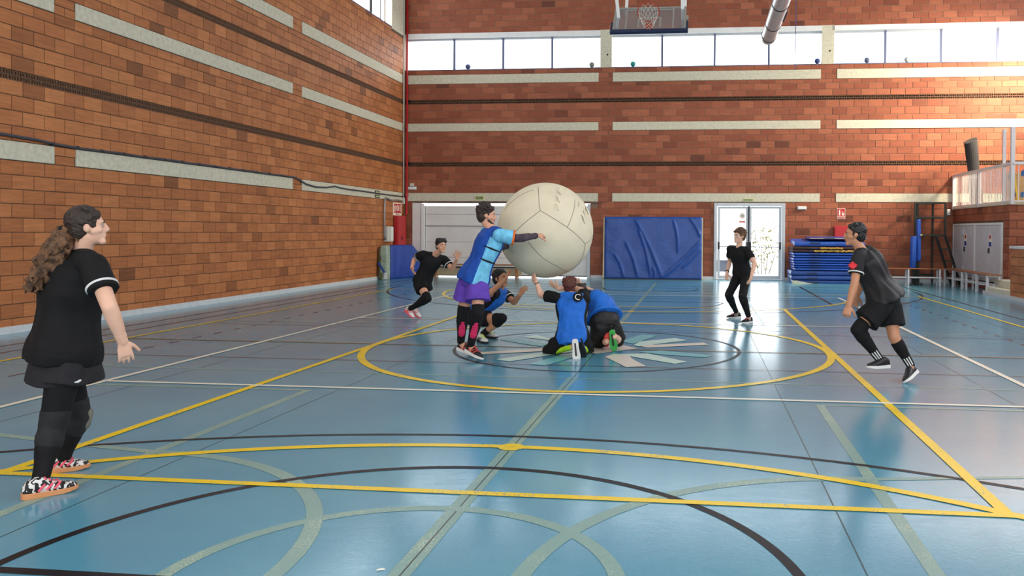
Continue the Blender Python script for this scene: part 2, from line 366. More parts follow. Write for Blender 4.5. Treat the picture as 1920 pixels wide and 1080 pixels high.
# ================================================================== BRICKWORK
def free(a0, a1, z0, z1, ex):
    iv = [(a0, a1)]
    for (e0, e1, f0, f1) in ex:
        if f0 < z1-.02 and f1 > z0+.02:
            out = []
            for (p, q) in iv:
                if e1 <= p or e0 >= q: out.append((p, q)); continue
                if e0 > p: out.append((p, e0))
                if e1 < q: out.append((e1, q))
            iv = out
    return iv
def courses(zones):
    out = []
    for z0, hs in zones:
        z = z0
        for h in hs: out.append((z, z+h)); z += h
    return out
def area_px(c):
    P = []
    for p in c:
        if (Vector(p)-CAMP).dot(FW) < .5: return 0
        P.append(px(p))
    x = sum(p[0] for p in P)/4; y = sum(p[1] for p in P)/4
    if not (-15 < x < 1935 and -10 < y < 1090): return 0
    return abs(sum(P[i][0]*P[(i+1) % 4][1]-P[(i+1) % 4][0]*P[i][1] for i in range(4))/2)
def brickwork(parent, tf, a0, a1, cs, L, ex, mo, ms, limit=300, joint=.011, phase=0., hide=None):
    """tf(a, depth, z) -> world; bricks of length L laid in half bond along a; the largest in view become objects"""
    allb = []
    for k, (z0, z1) in enumerate(cs):
        off = phase + (L/2 if k % 2 else 0)
        for (p, q) in free(a0, a1, z0, z1, ex):
            i = math.floor((p-off)/L)
            while off+i*L < q-.01:
                b0 = max(p, off+i*L); b1 = min(q, off+(i+1)*L); i += 1
                if b1-b0 > .035: allb.append((b0+joint/2, b1-joint/2, z0+joint/2, z1-joint/2))
    sc = []
    for j, (b0, b1, z0, z1) in enumerate(allb):
        c = [tf(b0, 0, z0), tf(b1, 0, z0), tf(b1, 0, z1), tf(b0, 0, z1)]
        ar = area_px(c)
        if ar and hide:
            u, v = px(tf((b0+b1)/2, 0, (z0+z1)/2))
            if any(h[0] < u < h[2] and h[1] < v < h[3] for h in hide): ar *= .05
        sc.append((ar, j))
    sc.sort(reverse=True); chosen = {j for ar, j in sc[:limit] if ar > 0}
    rest = MB(); cache = {}
    def shape(mb, b0, b1, z0, z1, d, tone=0):
        c = .004
        vs = [tf(b0, .03, z0), tf(b1, .03, z0), tf(b1, .03, z1), tf(b0, .03, z1),
              tf(b0, d+c, z0), tf(b1, d+c, z0), tf(b1, d+c, z1), tf(b0, d+c, z1),
              tf(b0+c, d, z0+c), tf(b1-c, d, z0+c), tf(b1-c, d, z1-c), tf(b0+c, d, z1-c)]
        fs = [(8, 9, 10, 11)]
        for i in range(4): n_ = (i+1) % 4; fs += [(i, n_, 4+n_, 4+i), (4+i, 4+n_, 8+n_, 8+i)]
        mb.add(vs, fs, 0, tone)
    o0 = Vector(tf(0, 0, 0))
    for j, (b0, b1, z0, z1) in enumerate(allb):
        d = random.uniform(-.002, .003)
        if j in chosen:
            key = (round(b1-b0, 3), round(z1-z0, 3))
            if key not in cache:
                mb = MB(); shape(mb, 0, b1-b0, 0, z1-z0, 0); mb.v = [tuple(Vector(v)-o0) for v in mb.v]
                cache[key] = mb.mesh('brick', mo)
            o = bpy.data.objects.new('brick', cache[key]); S.collection.objects.link(o)
            put(o, parent, tf(b0, d, z0))
        else:
            shape(rest, b0, b1, z0, z1, d, random.random())
    if rest.v:
        o = rest.build('distant_bricks', ms, parent, tone=True); o['kind'] = 'stuff'
def vents(parent, tf, a0, a1, z0, h, L, ex, m):
    me = None; o0 = Vector(tf(0, 0, 0))
    mb = MB(); l, t = L-.008, h-.006
    def bx(a, b, c, d, e=.05):
        P = [tf(a, 0, c), tf(b, 0, c), tf(b, 0, d), tf(a, 0, d), tf(a, e, c), tf(b, e, c), tf(b, e, d), tf(a, e, d)]
        mb.add([Vector(p)-o0 for p in P], [(0,1,2,3), (0,4,5,1), (1,5,6,2), (2,6,7,3), (3,7,4,0)])
    bx(0, l, 0, .008); bx(0, l, t-.008, t)
    for k in range(5): x = k*(l-.008)/4; bx(x, x+.008, .008, t-.008)
    me = mb.mesh('vent_brick', m)
    for row in range(2):
        off = L/2 if row else 0
        for (p, q) in free(a0, a1, z0+row*h, z0+row*h+h, ex):
            i = math.ceil((p-off)/L)
            while off+(i+1)*L < q+.02:
                o = bpy.data.objects.new('vent_brick', me); S.collection.objects.link(o); put(o, parent, tf(off+i*L, .004, z0+row*h)); i += 1
CS_LOW = [(0, [2.455/12]*12), (2.455, [.14, .14]), (2.735, [.215]*4), (3.735, [.21]*4+[.16]), (4.735, [.1375]*2),
          (5.01, [.165, .23, .23]), (5.77, [.195, .195, .125]), (6.285, [.1525]*2)]
CS_BACK = courses(CS_LOW+[(6.59, [.155]), (6.745, [.194]*6), (7.91, [.2]*14)])
CS_LEFT = courses(CS_LOW+[(6.59, [.15]+[.21]*5+[.11]), (7.9, [.2]*14)])
BEAM_Z = ((2.455, 2.735), (4.735, 5.01), (6.285, 6.59)); VENT_Z = (3.595, 5.635)

# ------------------------------------------------------------------ back wall
GX0, GX1, GZ = -9.42, -3.52, 2.40            # opening of the sectional door
DX0, DX1, DZ = .42, 2.63, 2.425              # glazed double door
WZ0, WZ1 = 6.745, 7.91
PILX = ((-3.229, -2.86), (3.705, 4.08), (10.65, 11.0))
BEAMX = ((-9.65, -3.28), (-2.82, 3.68), (4.17, 10.6))
back = MB()
def slab(mb, xs, zs, holes, y0, y1):          # wall plate on a grid, cells inside holes left out
    xs = sorted(set(xs)); zs = sorted(set(zs))
    for i in range(len(xs)-1):
        for k in range(len(zs)-1):
            cx, cz = (xs[i]+xs[i+1])/2, (zs[k]+zs[k+1])/2
            if not any(a < cx < b and c < cz < d for a, b, c, d in holes):
                mb.box((xs[i], y0, zs[k]), (xs[i+1], y1, zs[k+1]))
holesB = [(GX0, GX1, -.1, GZ), (DX0, DX1, -.1, DZ), (XL, XR, WZ0, WZ1)]
holesB += [(XL, XR, z, z+.14) for z in VENT_Z]
slab(back, [XL-.3, XL, GX0, GX1, DX0, DX1, XR, XR+.3], [0, GZ, DZ, WZ0, WZ1, ZC]+[q for z in VENT_Z for q in (z, z+.14)], holesB, YW+.010, YW+.26)
wall_back = struct(back.build('wall_back', M_mortarB), 'red hollow brick end wall with concrete bands and window strip', 'wall')
exB = [(GX0, GX1, 0, GZ), (DX0, DX1, 0, DZ), (XL, XR, WZ0, WZ1), (GX0, -3.28, GZ-.01, 2.455)]
for z0, z1 in BEAM_Z: exB += [(a, b, z0, z1) for a, b in BEAMX]
tfB = lambda a, d, z: (a, YW+d, z)
brickwork(wall_back, tfB, XL+.02, XR, CS_BACK, .437, exB, M_brickB_o, M_brickB_s, joint=.016, phase=.1,
          hide=[(770, 380, 1108, 525), (1131, 405, 1318, 530), (1338, 380, 1472, 530)])
for z in VENT_Z: vents(wall_back, tfB, XL+.05, XR, z, .07, .218, exB, M_vent)
for z in VENT_Z: MB().box((XL-.02, YW+.055, z-.005), (XR+.02, YW+.24, z+.145)).build('vent_shade_backing', M_dark, wall_back)  # solid near-black box, painted as the shade behind the vent holes
MBd = mat('beam_chip', (150, 143, 125), .9)
for z0, z1 in BEAM_Z:
    for a, b in BEAMX:
        MB().box((a, YW-.016, z0+.008), (b, YW+.05, z1-.008)).build('concrete_beam', M_conc, wall_back, bevel=.006)
for a, b in PILX:
    MB().box((a, YW-.02, WZ0), (b, YW+.2, WZ1+.04)).build('concrete_pillar', M_conc, wall_back, bevel=.006)
    c = (a+b)/2; mb = MB(); mb.tube([(c+.05, YW-.024, 7.15), (c+.05, YW-.019, 7.15)], .028, 12); mb.build('bolt_shade_disc', M_dark, wall_back)  # dark disc on the face, painted as the shade of a bolt hole
# window band: three bays between the pillars
def wbay(n, x0, x1, mull):
    w = empty('window_%d' % n, ((x0+x1)/2, YW, WZ0)); struct(w, 'clerestory bay of blown-out white panes', 'window')
    MB().box((x0, YW-.05, WZ1-.13), (x1, YW+.12, WZ1+.02)).build('lintel', M_white, w)
    MB().box((x0, YW+.10, WZ1-.19), (x1, YW+.16, WZ1-.13)).build('window_frame', M_frame, w)
    MB().box((x0, YW-.01, WZ0-.012), (x1, YW+.24, WZ0+.016)).build('window_sill', M_mull, w)
    xs = [x0]+mull+[x1]
    for m_ in mull: MB().box((m_-.033, YW+.09, WZ0), (m_+.033, YW+.17, WZ1-.1)).build('mullion', M_mull, w)
    for i in range(len(xs)-1):
        MB().box((xs[i]+.02, YW+.135, WZ0+.02), (xs[i+1]-.02, YW+.141, WZ1-.16)).build('pane', M_glass, w)
wbay(1, XL+.05, -3.229, [-8.062, -6.426, -4.812]); wbay(2, -2.86, 3.705, [-1.259, .403, 2.092]); wbay(3, 4.08, 10.65, [5.637, 7.298, 8.967])

# ------------------------------------------------------------------ left wall
LW0, LW1 = 7.9, 9.6
leftm = MB(); mb = leftm
holesL = [(YF, 25.0, LW0, LW1)]+[(YF, YW+.3, z, z+.14) for z in VENT_Z]
ys = sorted({YF-.3, YF, 25.0, YW+.26}); zs = sorted([0, LW0, LW1, ZC]+[q for z in VENT_Z for q in (z, z+.14)])
for i in range(len(ys)-1):
    for k in range(len(zs)-1):
        cy_, cz_ = (ys[i]+ys[i+1])/2, (zs[k]+zs[k+1])/2
        if not any(a < cy_ < b and c < cz_ < d for a, b, c, d in holesL):
            mb.box((XL-.26, ys[i], zs[k]), (XL-.010, ys[i+1], zs[k+1]))
wall_left = struct(leftm.build('wall_left', M_mortar), 'long orange brick side wall with pale concrete bands', 'wall')
BEAMY = ((-3.0, 4.09), (4.57, 11.39), (11.83, 18.665), (19.14, 25.9))
exL = [(YF, 25.0, LW0, LW1), (24.95, YW, 7.85, LW1)]
for z0, z1 in BEAM_Z: exL += [(a, b, z0, z1) for a, b in BEAMY]
tfL = lambda a, d, z: (XL-d, a, z)
brickwork(wall_left, tfL, YF, YW, CS_LEFT, .392, exL, M_brickL_o, M_brickL_s, phase=.05, hide=[(60, 385, 235, 640)])
for z in VENT_Z: vents(wall_left, tfL, 8, YW-.05, z, .07, .196, exL, M_vent)
for z in VENT_Z: MB().box((XL-.24, YF, z-.005), (XL-.055, YW, z+.145)).build('vent_shade_backing', M_dark, wall_left)  # near-black filler paints the shade inside the left vent slots
for z0, z1 in BEAM_Z:
    for a, b in BEAMY:
        MB().box((XL-.05, a, z0+.008), (XL+.016, b, z1-.008)).build('concrete_beam', M_conc, wall_left, bevel=.006)
MB().box((XL-.2, 24.95, 7.86), (XL+.02, 25.93, LW1)).build('concrete_pillar', M_conc, wall_left)
wl = struct(empty('window_4', (XL, 6, LW0)), 'high side window strip above the left brick wall', 'window')
MB().box((XL-.14, YF, LW0-.012), (XL+.01, 25.0, LW0+.02)).build('window_sill', M_mull, wl)
y = 25.0
yy = [24.1, 23.3, 21.7, 20.2, 18.7, 17.2, 15.7, 14.2, 12.7, 11.2, 9.7, 6.7, 3.7, .7, -2.3, -5.3, -8.3]
for k in yy: MB().box((XL-.09, k-.035, LW0), (XL-.01, k+.035, LW1)).build('mullion', M_frame, wl)
MB().box((XL-.09, 23.33, LW0), (XL-.0, 23.43, LW1)).build('mullion', M_dark, wl)
for a, b in zip([25.0]+yy, yy+[YF]): MB().box((XL-.055, b+.02, LW0+.02), (XL-.05, a-.02, LW1)).build('pane', M_glass, wl)
# skirtings
bbl = MB().box((XL-.005, YF, .0), (XL+.022, 25.6, .10)).build('baseboard_left', M_skirt); struct(bbl, 'white skirting along the left wall', 'baseboard')
bbb = MB()
for a, b in ((-3.5, DX0), (DX1, 7.6)): bbb.box((a, YW-.022, 0), (b, YW+.012, .10))
struct(bbb.build('baseboard_back', M_skirt), 'white skirting along the end wall', 'baseboard')

# ------------------------------------------------------------------ right wall, storage block, wall behind the camera, ceiling
rw = MB()
for (a, b, c, d) in ((YF-.3, YW+.26, 0, 5.0), (YF-.3, YW+.26, 9.4, ZC)): rw.box((XR, a, c), (XR+.26, b, d))
for k in range(8): yk = YF-.3+k*5.55; rw.box((XR, yk, 5.0), (XR+.26, yk+.4, 9.4))  # unseen strip opened taller to throw more light on the left wall
wall_right = struct(rw.build('wall_right', mat('brick_right_plain', (170, 92, 60), .8, noise_scale=4, amount=.2)), 'brick wall behind the balcony', 'wall')
wr = struct(empty('window_5', (XR, 6, 6.6)), 'unseen window strip of the right wall, made taller to add light', 'window')
for k in range(24): yk = YF+k*1.6; MB().box((XR+.1, yk+.02, 5.02), (XR+.106, yk+1.58, 9.38)).build('pane', M_glass, wr)
fw_ = MB(); slab(fw_, [XL-.3, XL+.5, XR-.5, XR+.3], [0, 2.5, 9.6, ZC], [(XL+.5, XR-.5, 2.5, 9.6)], YF-.26, YF)  # unseen front opening, enlarged to brighten the hall from behind the camera
struct(fw_.build('wall_front', mat('brick_front_plain', (170, 95, 62), .8, noise_scale=4, amount=.2)), 'wall behind the viewpoint', 'wall')
struct(MB().box((XL-.3, YF-.3, ZC), (XR+.3, YW+.3, ZC+.2)).build('ceiling', M_ceil), 'pale hall ceiling', 'ceiling')
# storage block under the balcony
SX, SY, SZ = 7.68, 21.50, 2.26
sb = MB(); sb.box((SX+.012, SY+.012, 0), (XR, YW, SZ-.02)); 
wall_store = struct(sb.build('wall_storage', M_mortar), 'low brick storage block under the balcony', 'wall')
CS_S = courses([(0, [.205]*11)])
tfS = lambda a, d, z: (SX+d, a, z); CDY0, CDY1, CDZ0, CDZ1 = 21.93, 26.02, .22, 1.80
brickwork(wall_store, tfS, SY, YW-.02, CS_S, .392, [(CDY0-.03, CDY1+.03, CDZ0-.02, CDZ1+.03)], M_brickB_o, M_brickB_s)
tfS2 = lambda a, d, z: (a, SY+d, z)
brickwork(wall_store, tfS2, SX+.01, XR, CS_S, .437, [], M_brickB_o, M_brickB_s)
MB().box((SX-.03, SY-.03, SZ-.02), (XR, YW, SZ+.03)).build('balcony_slab', M_conc, wall_store)
# low brick parapet nearer on the right, its white cap and the concrete step behind it
lw = MB().box((7.062, 12.0, 0), (7.35, 19.63, 1.17))
wall_low = struct(lw.build('wall_low', M_mortar), 'low brick parapet with a white cap at the right edge', 'wall')
CS_P = courses([(0, [.195]*6)])
brickwork(wall_low, lambda a, d, z: (7.05+d, a, z), 12.0, 19.64, CS_P, .392, [], M_brickL_o, M_brickL_s, limit=60)
MB().box((7.03, 12.0, 1.17), (7.40, 19.66, 1.225)).build('wall_cap', M_skirt, wall_low)
MB().box((7.03, 12.0, 0), (7.055, 21.4, .09)).build('skirting', M_skirt, wall_low)
MB().box((7.06, 19.64, 0), (7.65, 21.3, .19)).build('step', M_conc, wall_low); MB().box((7.32, 19.64, .19), (7.66, 21.45, .37)).build('step', M_conc, wall_low)
# ================================================================== DOORS
M_red = mat('red_enamel', (176, 26, 34), .45); M_signr = mat('sign_red', (186, 32, 34), .5); M_signw = mat('sign_white', (236, 230, 214), .5)
M_black = mat('black_plastic', (22, 22, 24), .45); M_green = mat('sign_dark_green', (34, 44, 26), .5); M_lite = mat('sign_lime', (214, 222, 150), .5)
M_cable = mat('dark_cable', (62, 62, 70), .6); M_conduit = mat('grey_conduit', (150, 150, 150), .4, .5); M_box = mat('grey_box', (196, 196, 186), .5)
M_vinyl = mat('blue_vinyl', (24, 68, 144), .42, noise_scale=3, amount=.12, bump=.15, bump_scale=9)
M_vinyl2 = mat('blue_vinyl_bright', (30, 80, 176), .36, noise_scale=4, amount=.12, bump=.12, bump_scale=12)
M_cream = mat('cream_edge', (214, 198, 156), .7, noise_scale=8, amount=.1)
# sectional door
d2 = struct(empty('door_2', ((GX0+GX1)/2, YW, 0)), 'wide white sectional overhead door with ribbed panels', 'door')
MB().box((GX0, YW-.02, 0), (GX0+.28, YW+.16, GZ)).build('side_panel', M_doorw, d2)
MB().box((GX0+.30, YW-.03, 0), (GX0+.40, YW+.10, GZ-.02)).build('door_rail', M_white, d2)
MB().box((GX1-.10, YW-.03, 0), (GX1, YW+.10, GZ-.02)).build('door_rail', M_frame, d2)
MB().box((GX0+.27, YW+.11, .08), (GX1-.0, YW+.125, GZ-.09)).build('door_backing', M_doorw, d2)
zz = [.075, .62, 1.13, 1.655, 2.03, GZ-.085]
for k in range(5):
    MB().box((GX0+.42, YW+.05, zz[k]+.004), (GX1-.11, YW+.09, zz[k+1]-.004)).build('door_section', M_doorw, d2, bevel=.006)
MB().tube([(GX0+.42, YW+.035, 1.655), (GX1-.12, YW+.035, 1.655)], .012, 8).build('lift_bar', M_conduit, d2)
for x in (-8.75, -7.6, -6.2, -4.9): MB().box((x-.06, YW+.02, 1.63), (x+.06, YW+.06, 1.68)).build('bar_clamp', M_frame, d2)
MB().box((GX0+.42, YW+.045, .035), (GX1-.11, YW+.095, .075)).build('rubber_seal', M_black, d2)
mb = MB(); mb.tube([(-9.3+.9*t/6, YW-.035, GZ+.045-.05*abs(math.sin(math.pi*t/6))) for t in range(43)], .008, 6)
tag(mb.build('hanging_cable', M_cable), 'dark cable looped in swags along the top of the white sectional door', 'cable')
# glazed double door
d1 = struct(empty('door_1', (1.525, YW, 0)), 'grey aluminium glazed double door to the bright outside', 'door')
fr = MB(); w = .10
fr.box((DX0, YW-.04, 0), (DX0+w, YW+.14, DZ)); fr.box((DX1-w, YW-.04, 0), (DX1, YW+.14, DZ)); fr.box((DX0+w, YW-.04, DZ-w), (DX1-w, YW+.14, DZ))
fr.box((DX0+w, YW-.02, 0), (DX1-w, YW+.14, .03)); fr.build('door_frame', M_frame, d1, bevel=.008)
mid = 1.50
for a, b in ((DX0+w+.01, mid), (mid+.01, DX1-w-.01)):
    lf_ = MB(); t = .085
    lf_.box((a, YW, .035), (a+t, YW+.06, DZ-w-.01)); lf_.box((b-t, YW, .035), (b, YW+.06, DZ-w-.01))
    lf_.box((a+t, YW, .035), (b-t, YW+.06, .14)); lf_.box((a+t, YW, DZ-w-t), (b-t, YW+.06, DZ-w-.01))
    leaf = lf_.build('door_leaf', M_frame, d1, bevel=.004)
    MB().box((a+t, YW+.027, .14), (b-t, YW+.033, DZ-w-t)).build('pane', M_glass, leaf)
    MB().tube([(a+.05, YW-.07, 1.05), (b-.05, YW-.07, 1.05)], .014, 8).build('push_bar', M_conduit, leaf)
    for x in (a+.045, b-.045): MB().box((x-.03, YW-.09, .97), (x+.03, YW+.0, 1.20)).build('bar_bracket', M_black, leaf, bevel=.015)
MB().box((mid-.02, YW-.03, .04), (mid+.03, YW+.0, DZ-w)).build('astragal', M_black, d1)
nt_ = MB().tube([(1.30, YW+.024, 2.02), (1.30, YW+.026, 2.02)], .085, 20).build('round_notice', M_signw, d1)
MB().tube([(1.30+.085*math.cos(t*.314), YW+.022, 2.02+.085*math.sin(t*.314)) for t in range(20)], .008, 6, closed=True).build('notice_ring', mat('pale_red', (220, 130, 120), .6), nt_)
text('notice_number', '54', .09, (1.30, YW+.02, 2.02), (1, 0, 0), (0, 0, 1), M_cable, nt_)
MB().box((1.20, YW+.022, 1.80), (1.40, YW+.026, 1.87)).build('notice_strip', mat('pale_red', (220, 130, 120), .6), d1)
# outside: paving, planting and sky glow beyond the doors
rnd = random.Random(11); sh_ = empty('shrub', (2.0, YW+4.2, -.02)); tag(sh_, 'pale green shrub outside the glazed door', 'shrub')
mb = MB()
for k in range(380):
    c = Vector((rnd.gauss(2.25, .42), YW+4.2+rnd.uniform(-.4, .4), abs(rnd.gauss(.95, .42)))); a = Vector((rnd.gauss(0, 1), rnd.gauss(0, 1), rnd.gauss(0, 1))).normalized(); b = a.cross(Vector((rnd.gauss(0, 1), rnd.gauss(0, 1), 1))).normalized(); l = rnd.uniform(.05, .09)
    mb.add([c-a*l, c+b*l*.4, c+a*l, c-b*l*.4], [(0, 1, 2, 3)])
o = mb.build('foliage', mat('shrub_leaf', (140, 140, 84), .6, noise_scale=3, amount=.4), sh_); o['kind'] = 'stuff'
for k in range(5): MB().tube([(2.0+k*.12, YW+4.2, -.02), (1.7+k*.25, YW+4.2, .7), (1.6+k*.32, YW+4.25, 1.3)], [.02, .014, .006], 6).build('stem', mat('shrub_stem', (110, 90, 60), .8), sh_)
pb = MB().box((.62, YW+6.0, -.02), (1.05, YW+6.4, .42)).build('planter_box', mat('dark_planter', (40, 52, 74), .6), bevel=.02); tag(pb, 'small dark box standing outside the left door pane', 'planter')
og = MB().box((-14, YW+.27, -.25), (14, 60, -.02)).build('pavement', mat('outside_paving', (200, 200, 200), .8, noise_scale=2, amount=.05)); struct(og, 'pale paving outside the door', 'pavement')

# ================================================================== SIGNS, PIPES AND FITTINGS
def exit_sign(u, v, w, h, words, sz, label):
    P = bk(u, v); e = empty('exit_sign', (P.x, YW-.03, P.z-h/2))
    MB().box((P.x-w/2, YW-.03, P.z-h/2), (P.x+w/2, YW-.016, P.z+h/2)).build('sign_plate', M_lite, e)
    MB().box((P.x-w/2+.015, YW-.033, P.z-h/2+(.06 if len(words) > 1 else .015)), (P.x+w/2-.015, YW-.03, P.z+h/2-.015)).build('sign_face', M_green, e)
    text('sign_text', words[0], sz, (P.x, YW-.036, P.z+(.03 if len(words) > 1 else 0)), (1, 0, 0), (0, 0, 1), M_lite, e)
    if len(words) > 1: text('sign_text', words[1], sz*.62, (P.x, YW-.034, P.z-h/2+.03), (1, 0, 0), (0, 0, 1), M_green, e)
    tag(e, label, 'sign')
exit_sign(899.5, 371.5, .30, .145, ['SALIDA DE', 'EMERGENCIA'], .062, 'small green exit sign on the concrete band over the white sectional door')
exit_sign(1403, 375, .30, .085, ['SALIDA'], .075, 'small green exit sign right above the glazed double door')
# exit sign on the left wall band
P = lf(706, 364); e = empty('exit_sign', (XL+.016, P.y, P.z-.12))
for dz in (.06, -.065):
    MB().box((XL+.016, P.y-.17, P.z+dz-.045), (XL+.026, P.y+.17, P.z+dz+.045)).build('sign_plate', M_green, e)
    MB().box((XL+.026, P.y-.11, P.z+dz-.012), (XL+.029, P.y+.11, P.z+dz+.014)).build('sign_face', M_lite, e)
tag(e, 'two-part green sign on the concrete band of the left wall near the corner', 'sign')
def em_light(u, v, w=.28, h=.11):
    P = bk(u, v); e = empty('emergency_light', (P.x, YW-.06, P.z-h/2))
    MB().box((P.x-w/2, YW-.02, P.z-h/2), (P.x+w/2, YW, P.z+h/2)).build('backplate', M_box, e)
    MB().box((P.x-w/2+.01, YW-.075, P.z-h/2+.01), (P.x+w/2-.01, YW-.02, P.z+h/2-.01)).build('diffuser', M_white, e, bevel=.015); return e
tag(em_light(1503.5, 390), 'white emergency light on the brick right of the glazed door', 'light')
e = em_light(773.5, 353); tag(e, 'white emergency light by the corner pipe above the concrete band', 'light')
P = bk(773, 346.5); MB().box((P.x-.06, YW-.05, P.z-.05), (P.x+.06, YW, P.z+.05)).build('junction_box', M_box, e)
# fire extinguisher sign
P = bk(1577, 400.5); e = empty('fire_sign', (P.x, YW-.01, P.z-.17)); x0, x1, z0, z1 = P.x-.125, P.x+.125, P.z-.165, P.z+.165
MB().box((x0, YW-.012, z0), (x1, YW, z1)).build('sign_plate', M_signw, e); MB().box((x0+.012, YW-.015, z0+.012), (x1-.012, YW-.012, z1-.012)).build('sign_face', M_signr, e)
MB().box((x0+.012, YW-.017, z0+.072), (x1-.012, YW-.015, z0+.082)).build('sign_rule', M_signw, e)
mb = MB(); mb.box((x0+.055, YW-.018, z0+.11), (x0+.10, YW-.015, z0+.24)); mb.box((x0+.068, YW-.018, z0+.24), (x0+.088, YW-.015, z0+.275)); mb.bar((x0+.05, YW-.0165, z0+.272), (x0+.105, YW-.0165, z0+.285), .003, .014)
mb.build('extinguisher_pictogram', M_signw, e)
mb = MB(); mb.prism([(x0+.15,z0+.11),(x0+.205,z0+.11),(x0+.215,z0+.17),(x0+.19,z0+.20),(x0+.185,z0+.15),(x0+.17,z0+.17),(x0+.155,z0+.27),(x0+.145,z0+.18)], 1, YW-.018, YW-.015); mb.build('flame_pictogram', M_signw, e)
text('sign_text', 'EXTINTOR', .042, (P.x, YW-.017, z0+.045), (1, 0, 0), (0, 0, 1), M_signw, e); tag(e, 'red and white fire extinguisher sign on the brick above the mat stack', 'sign')
# red hydrant box behind the stack
P = bk(1575, 437); e = empty('fire_cabinet', (P.x, YW-.2, .95)); a, b = bk(1563, 440).x, bk(1606, 440).x
MB().box((a, YW-.10, .98), (b, YW-.021, P.z+.22)).build('cabinet_body', M_red, e, bevel=.008); MB().box((a+.03, YW-.112, 1.01), (b-.03, YW-.10, P.z+.19)).build('cabinet_door', M_red, e, bevel=.006)
tag(e, 'red metal fire cabinet partly hidden behind the mat stack', 'fire cabinet')
# tall red hose cabinet in the left corner
e = empty('hose_cabinet', (XL, 25.45, 0)); a, b = 25.14, 25.86
MB().box((XL+.022, a, .55), (XL+.16, b, 1.96)).build('cabinet_body', M_red, e, bevel=.01); MB().box((XL+.16, a+.04, .60), (XL+.172, b-.04, 1.90)).build('cabinet_door', M_red, e, bevel=.006)
MB().box((XL+.172, a+.30, 1.2), (XL+.19, a+.36, 1.3)).build('handle', M_black, e); tag(e, 'tall narrow red hose cabinet on the left wall in the corner', 'fire cabinet')
e = empty('fire_sign', (XL, 25.45, 1.97)); MB().box((XL, a-.02, 1.98), (XL+.012, b-.02, 2.38)).build('sign_plate', M_signw, e); MB().box((XL+.012, a+.03, 2.06), (XL+.015, b-.06, 2.35)).build('sign_face', M_signr, e)
mb = MB(); c = Vector((XL+.017, (a+b)/2-.02, 2.21)); mb.tube([c+Vector((0, .085*math.cos(t*.39), .085*math.sin(t*.39))) for t in range(16)], .018, 6, closed=True); mb.build('hose_pictogram', M_signw, e)
MB().box((XL+.015, a+.08, 2.1), (XL+.018, a+.15, 2.3)).build('pictogram_bar', M_signw, e); MB().box((XL+.015, b-.18, 2.1), (XL+.018, b-.12, 2.32)).build('pictogram_bar', M_signw, e)
text('sign_text', 'MANGUERA', .055, (XL+.014, (a+b)/2-.02, 2.02), (0, 1, 0), (0, 0, 1), M_signr, e); tag(e, 'red and white hose reel sign above the tall red cabinet', 'sign')
# red riser and grey conduits in the corner
mb = MB(); xr = XL+.12; mb.tube([(xr, YW-.075, ZC-.05), (xr, YW-.075, 2.06), (xr, YW-.10, 2.03), (xr, YW-.20, 2.03)], .032, 10)
e = mb.build('red_riser_pipe', M_red, smooth=True); tag(e, 'red water riser pipe running up the left back corner', 'pipe')
MB().tube([(xr, YW-.075, 2.62), (xr, YW-.075, 2.72)], .05, 12).build('pipe_coupling', M_red, e)
e = MB().tube([(XL+.045, 25.93, ZC-.05), (XL+.045, 25.93, 2.55)], .022, 8).build('corner_conduit', M_box, smooth=True); tag(e, 'pale vertical conduit beside the red corner pipe', 'pipe')
MB().box((XL+.022, 25.86, 2.36), (XL+.08, 25.97, 2.56)).build('junction_box', M_box, e)
e = MB().tube([(XL+.052, 25.80, 2.45), (XL+.052, 25.4, 2.47), (XL+.052, 24.9, 2.44), (XL+.052, 24.45, 2.50), (XL+.052, 24.33, 2.46), (XL+.052, 24.30, 2.3), (XL+.052, 24.28, 1.3), (XL+.052, 24.38, 1.22)], .028, 8).build('grey_conduit', M_conduit, smooth=True)
tag(e, 'grey bent conduit dropping from the corner to the wall box', 'conduit')
e = MB().box((XL, 24.40, 1.14), (XL+.12, 24.86, 1.62)).build('wall_box', M_box, bevel=.012); tag(e, 'grey electrical box on the left wall before the red cabinet', 'electrical box')
MB().box((XL+.12, 24.66, 1.17), (XL+.13, 24.84, 1.59)).build('box_lid', M_white, e)
# black cable with clips along the lower left concrete band
pts = [(11.0, 2.79)]+[(11.0+i*.45, 2.752+.006*math.sin(i*2.1)) for i in range(1, 17)]
pts += [(18.75, 2.75), (18.95, 2.70), (19.3, 2.62), (19.8, 2.58), (20.4, 2.60), (20.9, 2.66), (21.3, 2.63), (21.9, 2.62), (22.6, 2.62), (23.4, 2.61), (24.4, 2.60), (25.3, 2.60), (25.9, 2.60)]
pts = [(6, 2.90), (8, 2.86), (10, 2.81)]+pts
e = MB().tube([(XL+.038, y, z) for y, z in pts], .021, 8).build('wall_cable', M_cable, smooth=True); tag(e, 'dark cable clipped along the lower concrete band of the left wall', 'cable')
for k in range(14):
    y = 11.3+k*.52; MB().tube([(XL+.038, y-.02, 2.755), (XL+.038, y+.02, 2.755)], .026, 8).build('cable_clip', M_black, e)
# white alarm sensor right of the frame
P = at(1778, 398, YW); e = MB().box((P.x-.05, YW-.07, P.z-.09), (P.x+.05, YW, P.z+.09)).build('alarm_sensor', M_white, bevel=.02); tag(e, 'small white alarm sensor on the brick below the balcony', 'sensor')
MB().box((P.x-.03, YW-.078, P.z-.05), (P.x+.03, YW-.07, P.z+.0)).build('sensor_lens', M_box, e)

